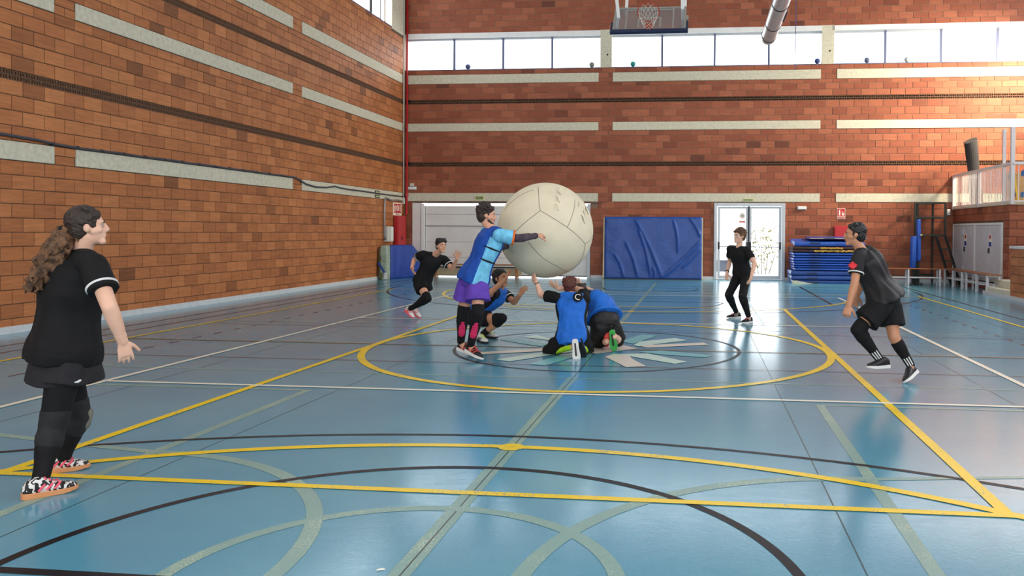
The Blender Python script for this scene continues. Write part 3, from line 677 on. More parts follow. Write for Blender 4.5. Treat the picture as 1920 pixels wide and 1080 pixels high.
# ================================================================== BASKETBALL HOOP (folded back)
M_rim = mat('orange_rim', (190, 66, 40), .4, .3); M_pad = mat('navy_pad', (28, 40, 74), .6); M_alu = mat('backboard_frame', (172, 168, 158), .4, .4); M_net = mat('white_net', (226, 224, 214), .7)
Hb = at(1216.5, 57.5, 20.0); TH = math.radians(44)
upb = Vector((0, math.sin(TH), math.cos(TH))); nb = Vector((0, -math.cos(TH), math.sin(TH))); xb = Vector((1, 0, 0))
def B3(x, y, d=0.): return Hb + xb*x + upb*y + nb*d
hp = empty('basketball_hoop', Hb); tag(hp, 'glass basketball backboard with orange ring folded up under the ceiling', 'basketball hoop')
BW, BH = .90, 1.05
def bplate(x0, x1, y0, y1, d0, d1):
    P = [B3(x, y, d) for d in (d0, d1) for x, y in ((x0, y0), (x1, y0), (x1, y1), (x0, y1))]
    return MB().add(P, [(0,1,2,3), (7,6,5,4), (0,4,5,1), (1,5,6,2), (2,6,7,3), (3,7,4,0)])
def bjoin(rs, d0, d1):
    m_ = MB()
    for r in rs: q = bplate(*r, d0, d1); m_.add(q.v, q.f)
    return m_
def bparts(name, rs, d0, d1, m, bevel=0):
    for r in rs: bplate(*r, d0, d1).build(name, m, hp, bevel=bevel)
bplate(-BW, BW, .03, BH, -.006, .006).build('glass_board', M_bglass, hp)
bparts('board_frame', [(-BW, BW, 0, .05), (-BW, BW, BH-.05, BH), (-BW, -BW+.05, .05, BH-.05), (BW-.05, BW, .05, BH-.05)], -.02, .02, M_alu, 0)
bparts('board_line', [(-.60, -.56, .05, BH-.05), (.56, .60, .05, BH-.05)], .007, .012, M_alu, 0)
bparts('target_square', [(-.295, -.245, .14, .59), (.245, .295, .14, .59), (-.245, .245, .54, .59), (-.56, .56, BH-.14, BH-.10)], .007, .012, M_alu, 0)
bparts('edge_padding', [(-BW-.05, BW+.05, -.09, .03), (-BW-.05, -BW+.0, .03, .36), (BW-.0, BW+.05, .03, .36)], -.04, .04, M_pad, .012)
rc = B3(0, .15, .42)
MB().tube([rc + xb*.26*math.cos(t*math.pi/18) + nb*.26*math.sin(t*math.pi/18) for t in range(36)], .014, 8, closed=True).build('ring', M_rim, hp, smooth=True)
bplate(-.09, .09, .06, .24, .012, .05).build('ring_bracket', M_rim, hp); [MB().bar(B3(x, .15, .03), B3(x, .15, .18), .02).build('ring_arm', M_rim, hp) for x in (-.06, .06)]
net = MB(); dn = Vector((0, 0, -1)) ; 
for k in range(12):
    for sgn in (1, -1):
        pts = []
        for j in range(6):
            a = (k + sgn*j*.5)*math.pi/6; r = .255-.026*j
            pts.append(rc + xb*r*math.cos(a) + nb*r*math.sin(a) + dn*(.062*j))
        net.tube(pts, .0035, 4)
net.build('net', M_net, hp)['kind'] = 'stuff'
def sarm(a, b, w_, h_): MB().bar(a, b, w_, h_).build('support_arm', M_white, hp)
for x0, y0, dx in ((-.78, .62, -.55), (.80, .95, -.10)):
    sarm(B3(x0, y0, -.06), B3(x0, y0, -.06)+Vector((dx*.6, .3, 2.6)), .10, .08)
sarm(B3(-.62, .9, -.09), B3(-.62, .9, -.09)+Vector((0, 1.2, 2.6)), .07, .07); sarm(B3(.86, .75, -.12), B3(.86, .75, -.12)+Vector((.05, 1.2, 2.6)), .06, .06)
sarm(B3(-.78, .10, -.04), B3(-.84, .95, -.04), .09, .03); sarm(B3(.83, .08, -.04), B3(.80, .98, -.04), .08, .03)
MB().bar(B3(.93, .45, 0), B3(.93, .62, 0), .05, .05).build('height_lever', M_alu, hp)

# ================================================================== AIR DUCT AND ROPE
ZD = at(1441, 70, 21.6).z; XD = at(1441, 70, 21.6).x
du = empty('air_duct', (XD, 15, ZD)); tag(du, 'round galvanised spiral air duct hanging under the ceiling', 'duct')
mb = MB(); mb.tube([(XD, 4+k*.06, ZD) for k in range(294)], [.185+.004*(k % 2) for k in range(294)], 28, cap=False); mb.build('spiral_tube', M_steel, du, smooth=True)
for y in (6, 9, 12, 15, 18.4, 20.2, 21.35): MB().tube([(XD, y-.02, ZD), (XD, y+.02, ZD)], .198, 28).build('joint_band', M_black if y > 18 else M_steel, du)
mb = MB(); mb.tube([(XD, 21.6, ZD), (XD, 21.72, ZD), (XD, 21.80, ZD)], [.19, .17, .10], 28); mb.build('end_cap', M_steel, du, smooth=True)
MB().box((XD+.10, 18.9, ZD-.09), (XD+.205, 19.7, ZD+.05)).build('air_grille', M_cable, du)
for y in (7, 13, 19): MB().tube([(XD, y, ZD+.18), (XD, y, ZC)], .006, 6).build('hanger_rod', M_conduit, du)
P = at(1492, 60, 25.2); e = MB().tube([(P.x, 25.2, ZC), (P.x, 25.2, 8), (P.x-.01, 25.2, at(1492, 131, 25.2).z)], .012, 6).build('climbing_cord', mat('blue_cord', (60, 64, 120), .7)); tag(e, 'thin blue cord hanging in front of the end windows', 'cord')

# ================================================================== BALLS LODGED ON THE WINDOW LEDGE
M_sill = mat('brick_ledge', (150, 84, 58), .8)
def uvs(c, r, n=14, sx=1., sy=1., sz=1.):
    mb = MB(); k = n//2; vs = []; fs = []
    for i in range(k+1):
        t = math.pi*i/k
        for j in range(n): a = 2*math.pi*j/n; vs.append((c[0]+sx*r*math.sin(t)*math.cos(a), c[1]+sy*r*math.sin(t)*math.sin(a), c[2]+sz*r*math.cos(t)))
    for i in range(k):
        for j in range(n): fs.append((i*n+j, i*n+(j+1) % n, (i+1)*n+(j+1) % n, (i+1)*n+j))
    return mb.add(vs, fs)
for u, col, lab in ((878, (70, 80, 120), 'small dark blue ball on the window ledge, leftmost of all'), (1110, (120, 128, 116), 'small grey-green ball on the ledge just left of the first concrete pillar'),
                    (1187, (40, 140, 140), 'small turquoise ball on the ledge below the backboard'), (1532, (52, 66, 120), 'small blue ball on the ledge just left of the second concrete pillar'),
                    (1625, (92, 98, 122), 'small grey-blue ball on the ledge in the first pane past the second pillar'), (1700, (176, 180, 176), 'small pale grey ball on the ledge, rightmost of all')):
    P = at(u, 124, YW+.06)
    o = uvs((P.x, YW+.03, WZ0+.016+.088), .088, 16).build('small_ball', mat('ball_%d' % u, col, .7, noise_scale=20, amount=.3), smooth=True); tag(o, lab, 'ball', 'balls lodged on the window ledge')
# ================================================================== MATS
def soft_box(name, m, parent, w, d, h, loc, rot=None, puff=.02, seg=(14, 10, 3), wr=.006, seed=0, wrdir=(1, 1, 1)):
    """padded slab w x d x h standing on loc, gently puffed and creased"""
    mb = MB(); nx, ny, nz = seg; vs = {}; V = []; Fc = []
    def vid(i, j, k):
        if (i, j, k) not in vs:
            x, y, z = (i/nx-.5), (j/ny-.5), k/nz
            e = (1-(2*x)**4)*(1-(2*y)**4); s_ = (1-(2*z-1)**4)
            n_ = noise.noise(Vector((x*w*3*wrdir[0]+seed, y*d*3*wrdir[1], z*h*3*wrdir[2])))
            X = x*w*(1+0) + (puff*.5*s_*(1 if x > 0 else -1) if abs(abs(x)-.5) < 1e-6 else 0)
            Y = y*d + (puff*.5*s_*(1 if y > 0 else -1) if abs(abs(y)-.5) < 1e-6 else 0)
            Z = z*h + ((puff*.5*e+wr*n_) if k == nz else 0)
            if abs(abs(y)-.5) < 1e-6: Y += wr*n_
            vs[(i, j, k)] = len(V); V.append(Vector((X, Y, Z)))
        return vs[(i, j, k)]
    for i in range(nx):
        for j in range(ny):
            Fc.append((vid(i,j,0), vid(i,j+1,0), vid(i+1,j+1,0), vid(i+1,j,0))); Fc.append((vid(i,j,nz), vid(i+1,j,nz), vid(i+1,j+1,nz), vid(i,j+1,nz)))
    for k in range(nz):
        for i in range(nx):
            Fc.append((vid(i,0,k), vid(i+1,0,k), vid(i+1,0,k+1), vid(i,0,k+1))); Fc.append((vid(i,ny,k), vid(i,ny,k+1), vid(i+1,ny,k+1), vid(i+1,ny,k)))
        for j in range(ny):
            Fc.append((vid(0,j,k), vid(0,j,k+1), vid(0,j+1,k+1), vid(0,j+1,k))); Fc.append((vid(nx,j,k), vid(nx,j+1,k), vid(nx,j+1,k+1), vid(nx,j,k+1)))
    R = rot or Matrix.Identity(3)
    mb.add([R @ v + Vector(loc) for v in V], Fc)
    o = mb.build(name, m, parent, smooth=True)
    bv = o.modifiers.new('bevel', 'BEVEL'); bv.width = min(h, .02)*.4; bv.segments = 2; bv.limit_method = 'ANGLE'; bv.angle_limit = 1
    return o
# big crash mat leaning on the end wall, with long drag folds
x0, x1, zt = -3.02, .045, 1.97; th = .26
lean = math.atan2(.10, zt)
cm = empty('crash_mat', ((x0+x1)/2, YW-.36, 0)); tag(cm, 'large blue crash mat leaning upright against the brick wall', 'crash mat')
nx, nz = 110, 70; V = []; Fc = []
folds = [((-2.06, 1.95), (-1.2, .12), .05), ((-2.35, 1.2), (-1.95, .1), .045), ((-.85, 1.9), (-.70, .85), .035), ((-1.95, 1.6), (-1.55, .15), .04), ((.02, 1.2), (-1.15, .1), .055), ((.03, 1.05), (-.55, .4), .04), ((-2.7, .8), (-2.4, .1), .035), ((-.35, 1.95), (.0, 1.35), .04), ((-1.5, .4), (-1.45, .05), .03)]
for side in (0, 1):
    for k in range(nz+1):
        for i in range(nx+1):
            x = x0+(x1-x0)*i/nx; z = zt*k/nz; y = YW-.16-lean*(zt-z)*1.0-(th*.5 if side == 0 else -th*.5+.12)
            if side == 0:
                bump = 0
                for (ax, az), (bx, bz), wd in folds:
                    dx, dz = bx-ax, bz-az; L2 = dx*dx+dz*dz; t = max(0, min(1, ((x-ax)*dx+(z-az)*dz)/L2))
                    t2 = t+.0; bow = .10*math.sin(math.pi*t); qx, qz = ax+dx*t-bow*dz/math.sqrt(L2)*.6, az+dz*t
                    dd = math.hypot(x-qx, z-qz); bump += .038*math.exp(-(dd/wd)**2)*min(1, 6*t+.25)*min(1, 6*(1-t)+.4)
                e = min(1, (x-x0)/.06, (x1-x)/.06, z/.06+.0, (zt-z)/.06); e = max(0, e)
                y -= bump*e + .03*math.sqrt(e)+.012*noise.noise(Vector((x*2.5, z*2.5, 3)))*e + .004*noise.noise(Vector((x*14, z*14, 3)))
            V.append((x, y, z+.005))
n1 = (nx+1)*(nz+1)
for s_ in (0, n1):
    for k in range(nz):
        for i in range(nx): a = s_+k*(nx+1)+i; Fc.append((a, a+1, a+nx+2, a+nx+1))
for i in range(nx): Fc += [(i, i+1, n1+i+1, n1+i), (nz*(nx+1)+i, nz*(nx+1)+i+1, n1+nz*(nx+1)+i+1, n1+nz*(nx+1)+i)]
for k in range(nz):
    a = k*(nx+1); Fc += [(a, a+nx+1, n1+a+nx+1, n1+a), (a+nx, a+2*nx+1, n1+a+2*nx+1, n1+a+nx)]
mb = MB().add(V, Fc); mb.build('mat_body', M_vinyl, cm, smooth=True)
pp = [(x0-.015, YW-.30-lean*(zt-z), z) for z in (.02, .6, 1.2, 1.94)]
mb = MB(); mb.bar((x0-.018, YW-.27-lean*zt, .03), (x0-.012, YW-.22, zt-.02), .03, .06); mb.build('cream_side', M_cream, cm)
mb = MB(); mb.bar((x1+.010, YW-.27-lean*zt, .03), (x1+.006, YW-.22, zt-.02), .016, .05); mb.build('cream_side', M_cream, cm)
MB().box((x0+.02, YW-.44, 0), (x1-.02, YW-.28, .03)).build('base_strip', M_black, cm)
# stack of mats by the glazed door: individual mats
def stack_mat(x0, x1, z0, h, m, label, name='gym_mat', dy=0., tilt=0., depth=1.2, strap=True, yaw=0., piping=None):
    e = empty(name, ((x0+x1)/2, YW-.75+dy, z0))
    R = Matrix.Rotation(tilt, 3, 'X') @ Matrix.Rotation(yaw, 3, 'Z')
    o = soft_box('mat_cover', m, e, x1-x0, depth, h, ((x0+x1)/2, YW-.75+dy, z0), R, puff=.016, wr=.004, seed=z0*9)
    ex = YW-.75+dy-depth/2
    if strap: MB().box((x0-.012, ex+.15, z0+h*.3), (x0+.006, ex+.35, z0+h*.75)).build('velcro_tab', M_white, e)
    if piping: MB().box((x0+.02, ex-.014, z0+h*.05), (x1-.02, ex-.0, z0+h*.30)).build('piping', piping, e)
    MB().box((x0+.45, ex-.022, z0+h*.18), (x0+.75, ex-.004, z0+h*.55)).build('carry_handle', M_pad, e)
    tag(e, label, 'gym mat', 'mats in the stack by the glazed door'); return e
sx0 = 2.72
MV = M_vinyl; z = .0; 
order = ['bottom', 'second', 'third', 'fourth', 'fifth', 'sixth', 'seventh', 'eighth', 'ninth', 'tenth']
hs = [.115, .13, .15, .075, .07, .07, .075, .085, .075, .085]
offs = [.02, -.02, -.03, .07, .05, .06, .04, .03, .06, .03]
for k, h in enumerate(hs):
    low = k < 3
    stack_mat(sx0+offs[k], sx0+offs[k]+2.0+(.1 if low else 0), z, h-.022, MV if low else M_vinyl2,
              '%s blue gym mat, %s counted from the bottom of the stack' % ('thick dark' if low else 'thin bright', order[k]) if k else 'thick dark blue gym mat at the very bottom of the stack', depth=1.15+.05*(k % 2))
    z += h
M_brown = mat('brown_felt', (66, 44, 44), .9, noise_scale=12, amount=.25, bump=.4, bump_scale=20); M_foam = mat('yellow_foam', (206, 160, 70), .9, noise_scale=15, amount=.2)
for k, h in enumerate((.085, .085)):
    e = stack_mat(sx0+.02, sx0+2.0, z, h-.018, M_brown, ('lower' if k == 0 else 'upper')+' dark brown mat with torn yellow foam in the stack', 'worn_mat', strap=False)
    mb = MB(); rnd = random.Random(k+3); xa, xe = (sx0+.62, sx0+1.75) if k == 0 else (sx0+.80, sx0+1.45); yq = YW-.75-.6-.035; n = 26; P = []
    for i in range(n+1):
        x = xa+(xe-xa)*i/n; P += [(x, yq+rnd.uniform(-.006, .006), z+h*.25+rnd.uniform(-.02, .0)), (x, yq-.012, z+h*.55+rnd.uniform(-.012, .012)), (x, yq+.05, z+h*.7+rnd.uniform(-.01, .01))]
    mb.add(P, [f for i in range(n) for f in ((3*i, 3*i+3, 3*i+4, 3*i+1), (3*i+1, 3*i+4, 3*i+5, 3*i+2))]); mb.build('torn_foam', M_foam, e); z += h
e = stack_mat(sx0+.06, sx0+2.08, z+.045, .13, M_vinyl2, 'bright blue gym mat sloping forward on top of the brown mats', tilt=.075, dy=0.0, depth=1.1, strap=False)
e = stack_mat(sx0+.48, sx0+2.15, z+.225, .055, mat('violet_vinyl', (62, 66, 140), .45, noise_scale=4, amount=.1), 'thin violet-blue mat with cream edge, topmost of the stack', dy=-.02, depth=1.0, tilt=.02, strap=False, piping=M_cream)
# torn foam at the foot of the stack
mb = MB().prism([(sx0+.0, .0), (sx0+.60, .0), (sx0+.42, .025), (sx0+.12, .085), (sx0-.01, .08)], 1, YW-1.42, YW-1.36); tag(mb.build('foam_scrap', mat('pale_foam', (196, 198, 172), .9)), 'pale torn foam scrap at the foot of the mat stack', 'foam scrap')
# folded mat in the left corner
e = empty('folded_mat', (-9.3, 25.0, 0)); tag(e, 'blue folded mat standing in the left corner with pale torn foam end', 'gym mat')
V = []; Fc = []; ny_, nz_ = 16, 14
a0, a1 = Vector((-9.42, 24.10)), Vector((-8.93, 25.55))
for k in range(nz_+1):
    for j in range(ny_+1):
        t = j/ny_; P = a0.lerp(a1, t); z = 1.04*k/nz_; sl = 1 - max(0, (t-.72)/.28)*.34*(k/nz_)
        V.append((P.x+.035*noise.noise(Vector((t*7, z*1.2, 0)))+.05*math.sin(k/nz_*math.pi)*.5, P.y+.0, z*sl))
for k in range(nz_):
    for j in range(ny_): a = k*(ny_+1)+j; Fc.append((a, a+1, a+ny_+2, a+ny_+1))
n1 = len(V)
V += [(XL+.20+.0*v[0], v[1]+.18*(1 if True else 0), v[2]) for v in V]
for k in range(nz_):
    for j in range(ny_): a = n1+k*(ny_+1)+j; Fc.append((a, a+1, a+ny_+2, a+ny_+1))
for j in range(ny_): t_ = nz_*(ny_+1)+j; Fc += [(t_, t_+1, n1+t_+1, n1+t_), (j, j+1, n1+j+1, n1+j)]
for k in range(nz_):
    for q in (0, ny_): a = k*(ny_+1)+q; Fc.append((a, a+ny_+1, n1+a+ny_+1, n1+a))
MB().add(V, Fc).build('mat_cover', mat('deep_blue_vinyl', (34, 66, 150), .5, noise_scale=5, amount=.15), e, smooth=True)
M_pale = mat('pale_green_foam', (150, 166, 150), .9, noise_scale=9, amount=.25, bump=.4, bump_scale=25); M_olive = mat('olive_foam', (92, 92, 58), .9, noise_scale=9, amount=.3)
soft_box('foam_end', M_pale, e, .17, .30, 1.03, (-9.50, 23.98, 0), wr=.02, seed=4, seg=(4, 4, 12)); soft_box('foam_core', M_olive, e, .11, .26, .93, (-9.60, 23.96, .03), wr=.02, seed=6, seg=(4, 4, 12))
mb = MB(); mb.bar((-9.655, 23.80, .52), (-9.40, 23.80, .14), .03, .06); mb.build('blue_strap', M_vinyl, e)
mb = MB(); mb.prism([(-9.48, .02), (-9.40, .02), (-9.38, .18), (-9.44, .24)], 1, 23.76, 23.82); mb.build('torn_corner', M_skirt, e)
# low gymnastics bench in front of the sectional door
gb = empty('gymnastics_bench', (-7, YW-.45, 0)); tag(gb, 'long low wooden gymnastics bench in front of the white sectional door', 'bench')
M_wood = mat('varnished_wood', (150, 98, 52), .4, noise_scale=6, amount=.2); M_ply = mat('pale_plywood', (168, 150, 118), .5, noise_scale=5, amount=.12)
MB().box((-8.6, YW-.62, .40), (-5.6, YW-.36, .435)).build('bench_top', M_wood, gb, bevel=.006)
MB().box((-8.55, YW-.52, .05), (-5.65, YW-.49, .30)).build('side_board', M_ply, gb, bevel=.006); MB().box((-8.55, YW-.55, .31), (-5.65, YW-.46, .35)).build('rail', M_black, gb)
for x in (-8.45, -7.1, -5.8): MB().box((x-.04, YW-.6, 0), (x+.04, YW-.38, .40)).build('leg', M_wood, gb)

# ================================================================== BENCHES
M_leg = mat('white_steel_leg', (206, 208, 210), .4); M_bench = mat('bench_board', (150, 92, 50), .4, noise_scale=5, amount=.18)
def bench(p0, p1, label, w=.34, h=.50, legs=3):
    p0, p1 = Vector(p0), Vector(p1); d = (p1-p0).normalized(); q = Vector((-d.y, d.x, 0)); L = (p1-p0).length
    e = empty('bench', (p0+p1)/2); tag(e, label, 'bench', 'changing benches')
    for s_ in (-1, 0, 1):
        c = q*(s_*w*.345); mb = MB(); mb.bar(p0+c+Vector((0, 0, h-.0125)), p1+c+Vector((0, 0, h-.0125)), w*.31, .025); mb.build('seat_board', M_bench, e, bevel=.004)
    for i in range(legs):
        t = .12+(L-.24)*i/(legs-1)
        for s_ in (-1, 1):
            P = p0+d*t+q*(s_*w*.42); mb = MB(); mb.bar(P, P+Vector((0, 0, h-.025)), .045); mb.build('leg', M_leg, e)
        P = p0+d*t; mb = MB(); mb.bar(P-q*w*.42+Vector((0, 0, h-.045)), P+q*w*.42+Vector((0, 0, h-.045)), .035); mb.build('crossbar', M_leg, e); mb = MB(); mb.bar(P-q*w*.42+Vector((0, 0, .2)), P+q*w*.42+Vector((0, 0, .2)), .03); mb.build('crossbar', M_leg, e)
    for s_ in (-.38, .0, .38):
        mb = MB(); mb.bar(p0+q*s_*w+d*.05+Vector((0, 0, .235)), p1+q*s_*w-d*.05+Vector((0, 0, .235)), .028, .03); mb.build('shelf_rail', M_leg, e)
bench((4.95, 24.45, 0), (6.93, 24.45, 0), 'wooden bench with white legs parallel to the end wall, behind the running man')
bench((7.20, 24.85, 0), (7.20, 23.02, 0), 'wooden bench with white legs beside the storage doors, the one nearer the end wall')
bench((7.20, 22.88, 0), (7.20, 21.05, 0), 'wooden bench with white legs beside the storage doors, the one nearer the step')

# ================================================================== STEEL REFEREE STAND AND PADDED POSTS
M_dsteel = mat('dark_green_steel', (34, 42, 38), .45, .3)
rs = empty('referee_stand', (6.8, 25.6, 0)); tag(rs, 'dark steel referee stand with ladder beside the storage block', 'referee stand')
xA, xB, yF, yB, zT, zP = 6.37, 7.24, 25.35, 25.95, 2.42, 1.45
for (x, y) in ((xA, yF), (xB, yF), (xA+.22, yB), (xB-.22+.02, yB)):
    MB().bar((x, y, zP if x > 6.9 else 0), (x, y, zT), .055).build('post', M_dsteel, rs)
def rbar(a, b, t=.05, n='rail'): MB().bar(a, b, t).build(n, M_dsteel, rs)
for zq in (zT, 1.98, zP):
    rbar((xA, yF, zq), (xB, yF, zq)); rbar((xA+.22, yB, zq), (xB-.2, yB, zq)); rbar((xA, yF, zq), (xA+.22, yB, zq)); rbar((xB, yF, zq), (xB-.2, yB, zq))
MB().box((xA+.1, yF, zP-.03), (xB-.1, yB, zP)).build('platform', M_dsteel, rs)
la0, la1 = Vector((6.97, yF, zP)), Vector((7.33, yF-.35, 0)); lb0, lb1 = Vector((xB, yF, zP)), Vector((7.58, yF-.35, 0))
rbar(la0, la1, .055, 'ladder_side'); rbar(lb0, lb1, .055, 'ladder_side')
for t in (.28, .52, .77, .93): rbar(la0.lerp(la1, t), lb0.lerp(lb1, t), .04, 'rung')
for x in (xA+.22,): rbar((x, yB, .25), (xB-.2, yB, .25)); rbar((xB-.2, yB, 0), (xB-.2, yB, zP), .05, 'post')
for u0, v0, u1, v1, yy_, lab, r in ((1722.3, 411.5, 1722.3, 489, 25.0, 'taller blue padded post leaning in front of the referee stand', .062), (1713, 443, 1711, 502, 24.78, 'shorter blue padded post beside the taller one by the stand', .085)):
    A, B = at(u0, v0, yy_), at(u1, v1, yy_); e = empty('padded_post', (B.x, yy_, 0)); tag(e, lab, 'padded post', 'padded posts at the referee stand')
    mb = MB(); mb.tube([B, B.lerp(A, .02), B.lerp(A, .5), B.lerp(A, .98), A], [r*.9, r, r, r, r*.9], 16); mb.build('foam_sleeve', M_vinyl2, e, smooth=True)
    MB().tube([(B.x, yy_, 0), B], .03, 10).build('post_core', M_dsteel, e); MB().tube([(B.x, yy_, 0), (B.x, yy_, .02)], .12, 16).build('foot_plate', M_dsteel, e)
    if r < .07: MB().tube([A.lerp(B, .38)+Vector((.03, -.06, 0)), A.lerp(B, .38)+Vector((.09, -.07, 0))], .028, 10).build('brass_knob', mat('brass', (214, 206, 170), .3, .6), e)

# ================================================================== STORAGE DOORS
M_cab = mat('storage_door_white', (198, 196, 198), .45, noise_scale=4, amount=.06)
cd = struct(empty('door_3', (SX, (CDY0+CDY1)/2, CDZ0)), 'pair of white double storage doors in the brick block', 'door')
fr = MB(); fr.box((SX-.03, CDY0, CDZ0), (SX+.03, CDY0+.05, CDZ1)); fr.box((SX-.03, CDY1-.05, CDZ0), (SX+.03, CDY1, CDZ1)); fr.box((SX-.03, CDY0+.05, CDZ1-.06), (SX+.03, CDY1-.05, CDZ1)); fr.box((SX-.03, 23.98, CDZ0), (SX+.03, 24.08, CDZ1-.06)); fr.build('door_frame', M_white, cd)
for a, b in ((CDY0+.06, 22.98), (22.99, 23.97), (24.09, 25.02), (25.03, CDY1-.06)):
    lfp = MB().box((SX-.02, a, CDZ0+.01), (SX+.01, b, CDZ1-.07)).build('door_leaf', M_cab, cd, bevel=.004)
    near = a in (22.99, 25.03)
    if not near:
        yq = b-.17; MB().box((SX-.024, yq-.12, 1.27), (SX-.02, yq+.06, 1.50)).build('safety_label', M_signw, lfp)
        mb = MB(); mb.tube([(SX-.026, yq-.03, 1.42), (SX-.0245, yq-.03, 1.42)], .06, 14); mb.build('prohibition_mark', M_signr, lfp)
        MB().box((SX-.027, yq-.11, 1.17), (SX-.021, yq+.05, 1.29)).build('blue_label', M_vinyl, lfp)
        MB().box((SX-.05, yq+.0, .99), (SX-.02, yq+.06, 1.12)).build('lock', M_black, lfp)
    for zq in (.45, 1.5): MB().box((SX-.034, (a if near is False and a < 24 else b-.02)-.0, zq), (SX-.02, (a if near is False and a < 24 else b-.02)+.025, zq+.12)).build('hinge', M_white, lfp)

# ================================================================== BALCONY RAILING AND WHAT STANDS BEHIND IT
M_rail = mat('white_rail', (214, 206, 204), .45)
rl = empty('balcony_railing', (SX, 23.8, SZ)); tag(rl, 'white steel balcony railing with thin vertical bars', 'railing')
zb, zt_ = SZ+.06, 3.26
def rb(a, b, w, h=None, n='rail'): m_ = MB(); m_.bar(a, b, w, h); m_.build(n, M_rail, rl)
rb((SX, YW-.02, zt_), (SX, 21.3, zt_), .07, .07, 'top_rail'); rb((SX, YW-.02, zb), (SX, 21.3, zb), .05, .04, 'bottom_rail'); rb((SX, 21.3, zt_), (XR, 21.3, zt_), .07, .07, 'top_rail'); rb((SX, 21.3, zb), (XR, 21.3, zb), .05, .04, 'bottom_rail')
for y in (YW-.06, 23.75): rb((SX, y, SZ-.02), (SX, y, zt_), .09, .09, 'post')
rb((SX, 21.9, SZ-.02), (SX, 21.9, 4.17), .075, .075, 'tall_post'); rb((SX, 21.33, SZ-.02), (SX, 21.33, 4.16), .09, .09, 'tall_post')
for i in range(1, 42):
    y = YW-.06-i*(YW-.06-21.33)/42
    if min(abs(y-23.75), abs(y-21.9)) > .05: rb((SX, y, zb), (SX, y, zt_), .018, None, 'baluster')
for i in range(1, 26): rb((SX+i*.14, 21.3, zb), (SX+i*.14, 21.3, zt_), .018, None, 'baluster')
M_carpet = mat('charcoal_carpet', (46, 44, 45), .95, noise_scale=30, amount=.3, bump=.6, bump_scale=60)
A = at(1829, 366, 25.2); cr = empty('carpet_roll', (A.x, 25.2, SZ+.03)); tag(cr, 'charcoal roll of carpet standing upright behind the balcony railing', 'carpet roll')
mb = MB(); top = at(1821, 263, 25.2); base = Vector((A.x+.05, 25.2, SZ+.03)); n = 20; rings = []
for k in range(9):
    t = k/8; c = base.lerp(Vector((top.x, 25.25, top.z)), t); r = .165 if .4 < t < .48 else .175+.012*math.sin(9*t)
    rings.append([c+Vector((r*math.cos(2*math.pi*j/n), r*.9*math.sin(2*math.pi*j/n), (.10*math.cos(2*math.pi*j/n-.6) if k == 8 else 0))) for j in range(n)])
V = [v for r_ in rings for v in r_]; Fc = [(k*n+j, k*n+(j+1) % n, (k+1)*n+(j+1) % n, (k+1)*n+j) for k in range(8) for j in range(n)]+[tuple(range(n-1, -1, -1)), tuple(8*n+j for j in range(n))]
mb.add(V, Fc).build('rolled_carpet', M_carpet, cr, smooth=False)
c = base.lerp(Vector((top.x, 25.25, top.z)), .44); MB().tube([c+Vector((0, 0, -.03)), c+Vector((0, 0, .03))], .178, 20).build('tape_band', mat('grey_tape', (120, 120, 122), .35), cr)
M_board = mat('painted_board', (176, 140, 92), .7, noise_scale=6, amount=.15); M_bluep = mat('blue_paint_dab', (44, 92, 146), .6)
def board(x0, x1, y, zt2, label, dabs, lean_=.12):
    e = empty('painted_board', ((x0+x1)/2, y, SZ+.03)); tag(e, label, 'board', 'painted boards on the balcony')
    MB().add([(x0, y, SZ+.03), (x1, y, SZ+.03), (x1, y+lean_, zt2), (x0, y+lean_, zt2), (x0, y+.03, SZ+.03), (x1, y+.03, SZ+.03), (x1, y+lean_+.03, zt2), (x0, y+lean_+.03, zt2)], [(0,1,2,3), (7,6,5,4), (0,4,5,1), (1,5,6,2), (2,6,7,3), (3,7,4,0)]).build('board_panel', M_board, e)
    for dx, dz, r in dabs:
        t = dz/(zt2-SZ-.03); P = Vector((x0+(x1-x0)*dx, y+lean_*t-.006, SZ+.03+dz)); mb = MB(); n = 12
        mb.add([P+Vector((r*(1+.25*math.sin(3*j))*math.cos(j*math.pi/6), 0, 1.6*r*math.sin(j*math.pi/6))) for j in range(n)], [tuple(range(n))]); mb.build('blue_dab', M_bluep, e)
board(8.0, 8.42, 22.6, 3.12, 'sand coloured board with blue dabs behind the corner posts of the railing', ((.3, .7, .07), (.6, .25, .06)))
board(8.15, 8.75, 22.2, 3.05, 'wider sand coloured board with blue dabs at the right edge', ((.3, .75, .09), (.7, .30, .09), (.2, .2, .07)))
e = MB().bar((8.05, 21.9, SZ+.03), (7.95, 22.0, 3.05), .05, .05).build('yellow_pole', mat('yellow_lath', (206, 170, 60), .6)); tag(e, 'thin yellow lath leaning behind the railing corner', 'lath')
# litter on the court
P = fl(712, 1070); mb = MB(); mb.tube([(P.x-.012, P.y-.006, .004), (P.x, P.y, .006), (P.x+.012, P.y+.004, .006), (P.x+.022, P.y+.008, .004)], [.003, .004, .004, .002], 7); tag(mb.build('paper_scrap', M_signw), 'tiny white scrap lying on the floor at the bottom edge', 'scrap')
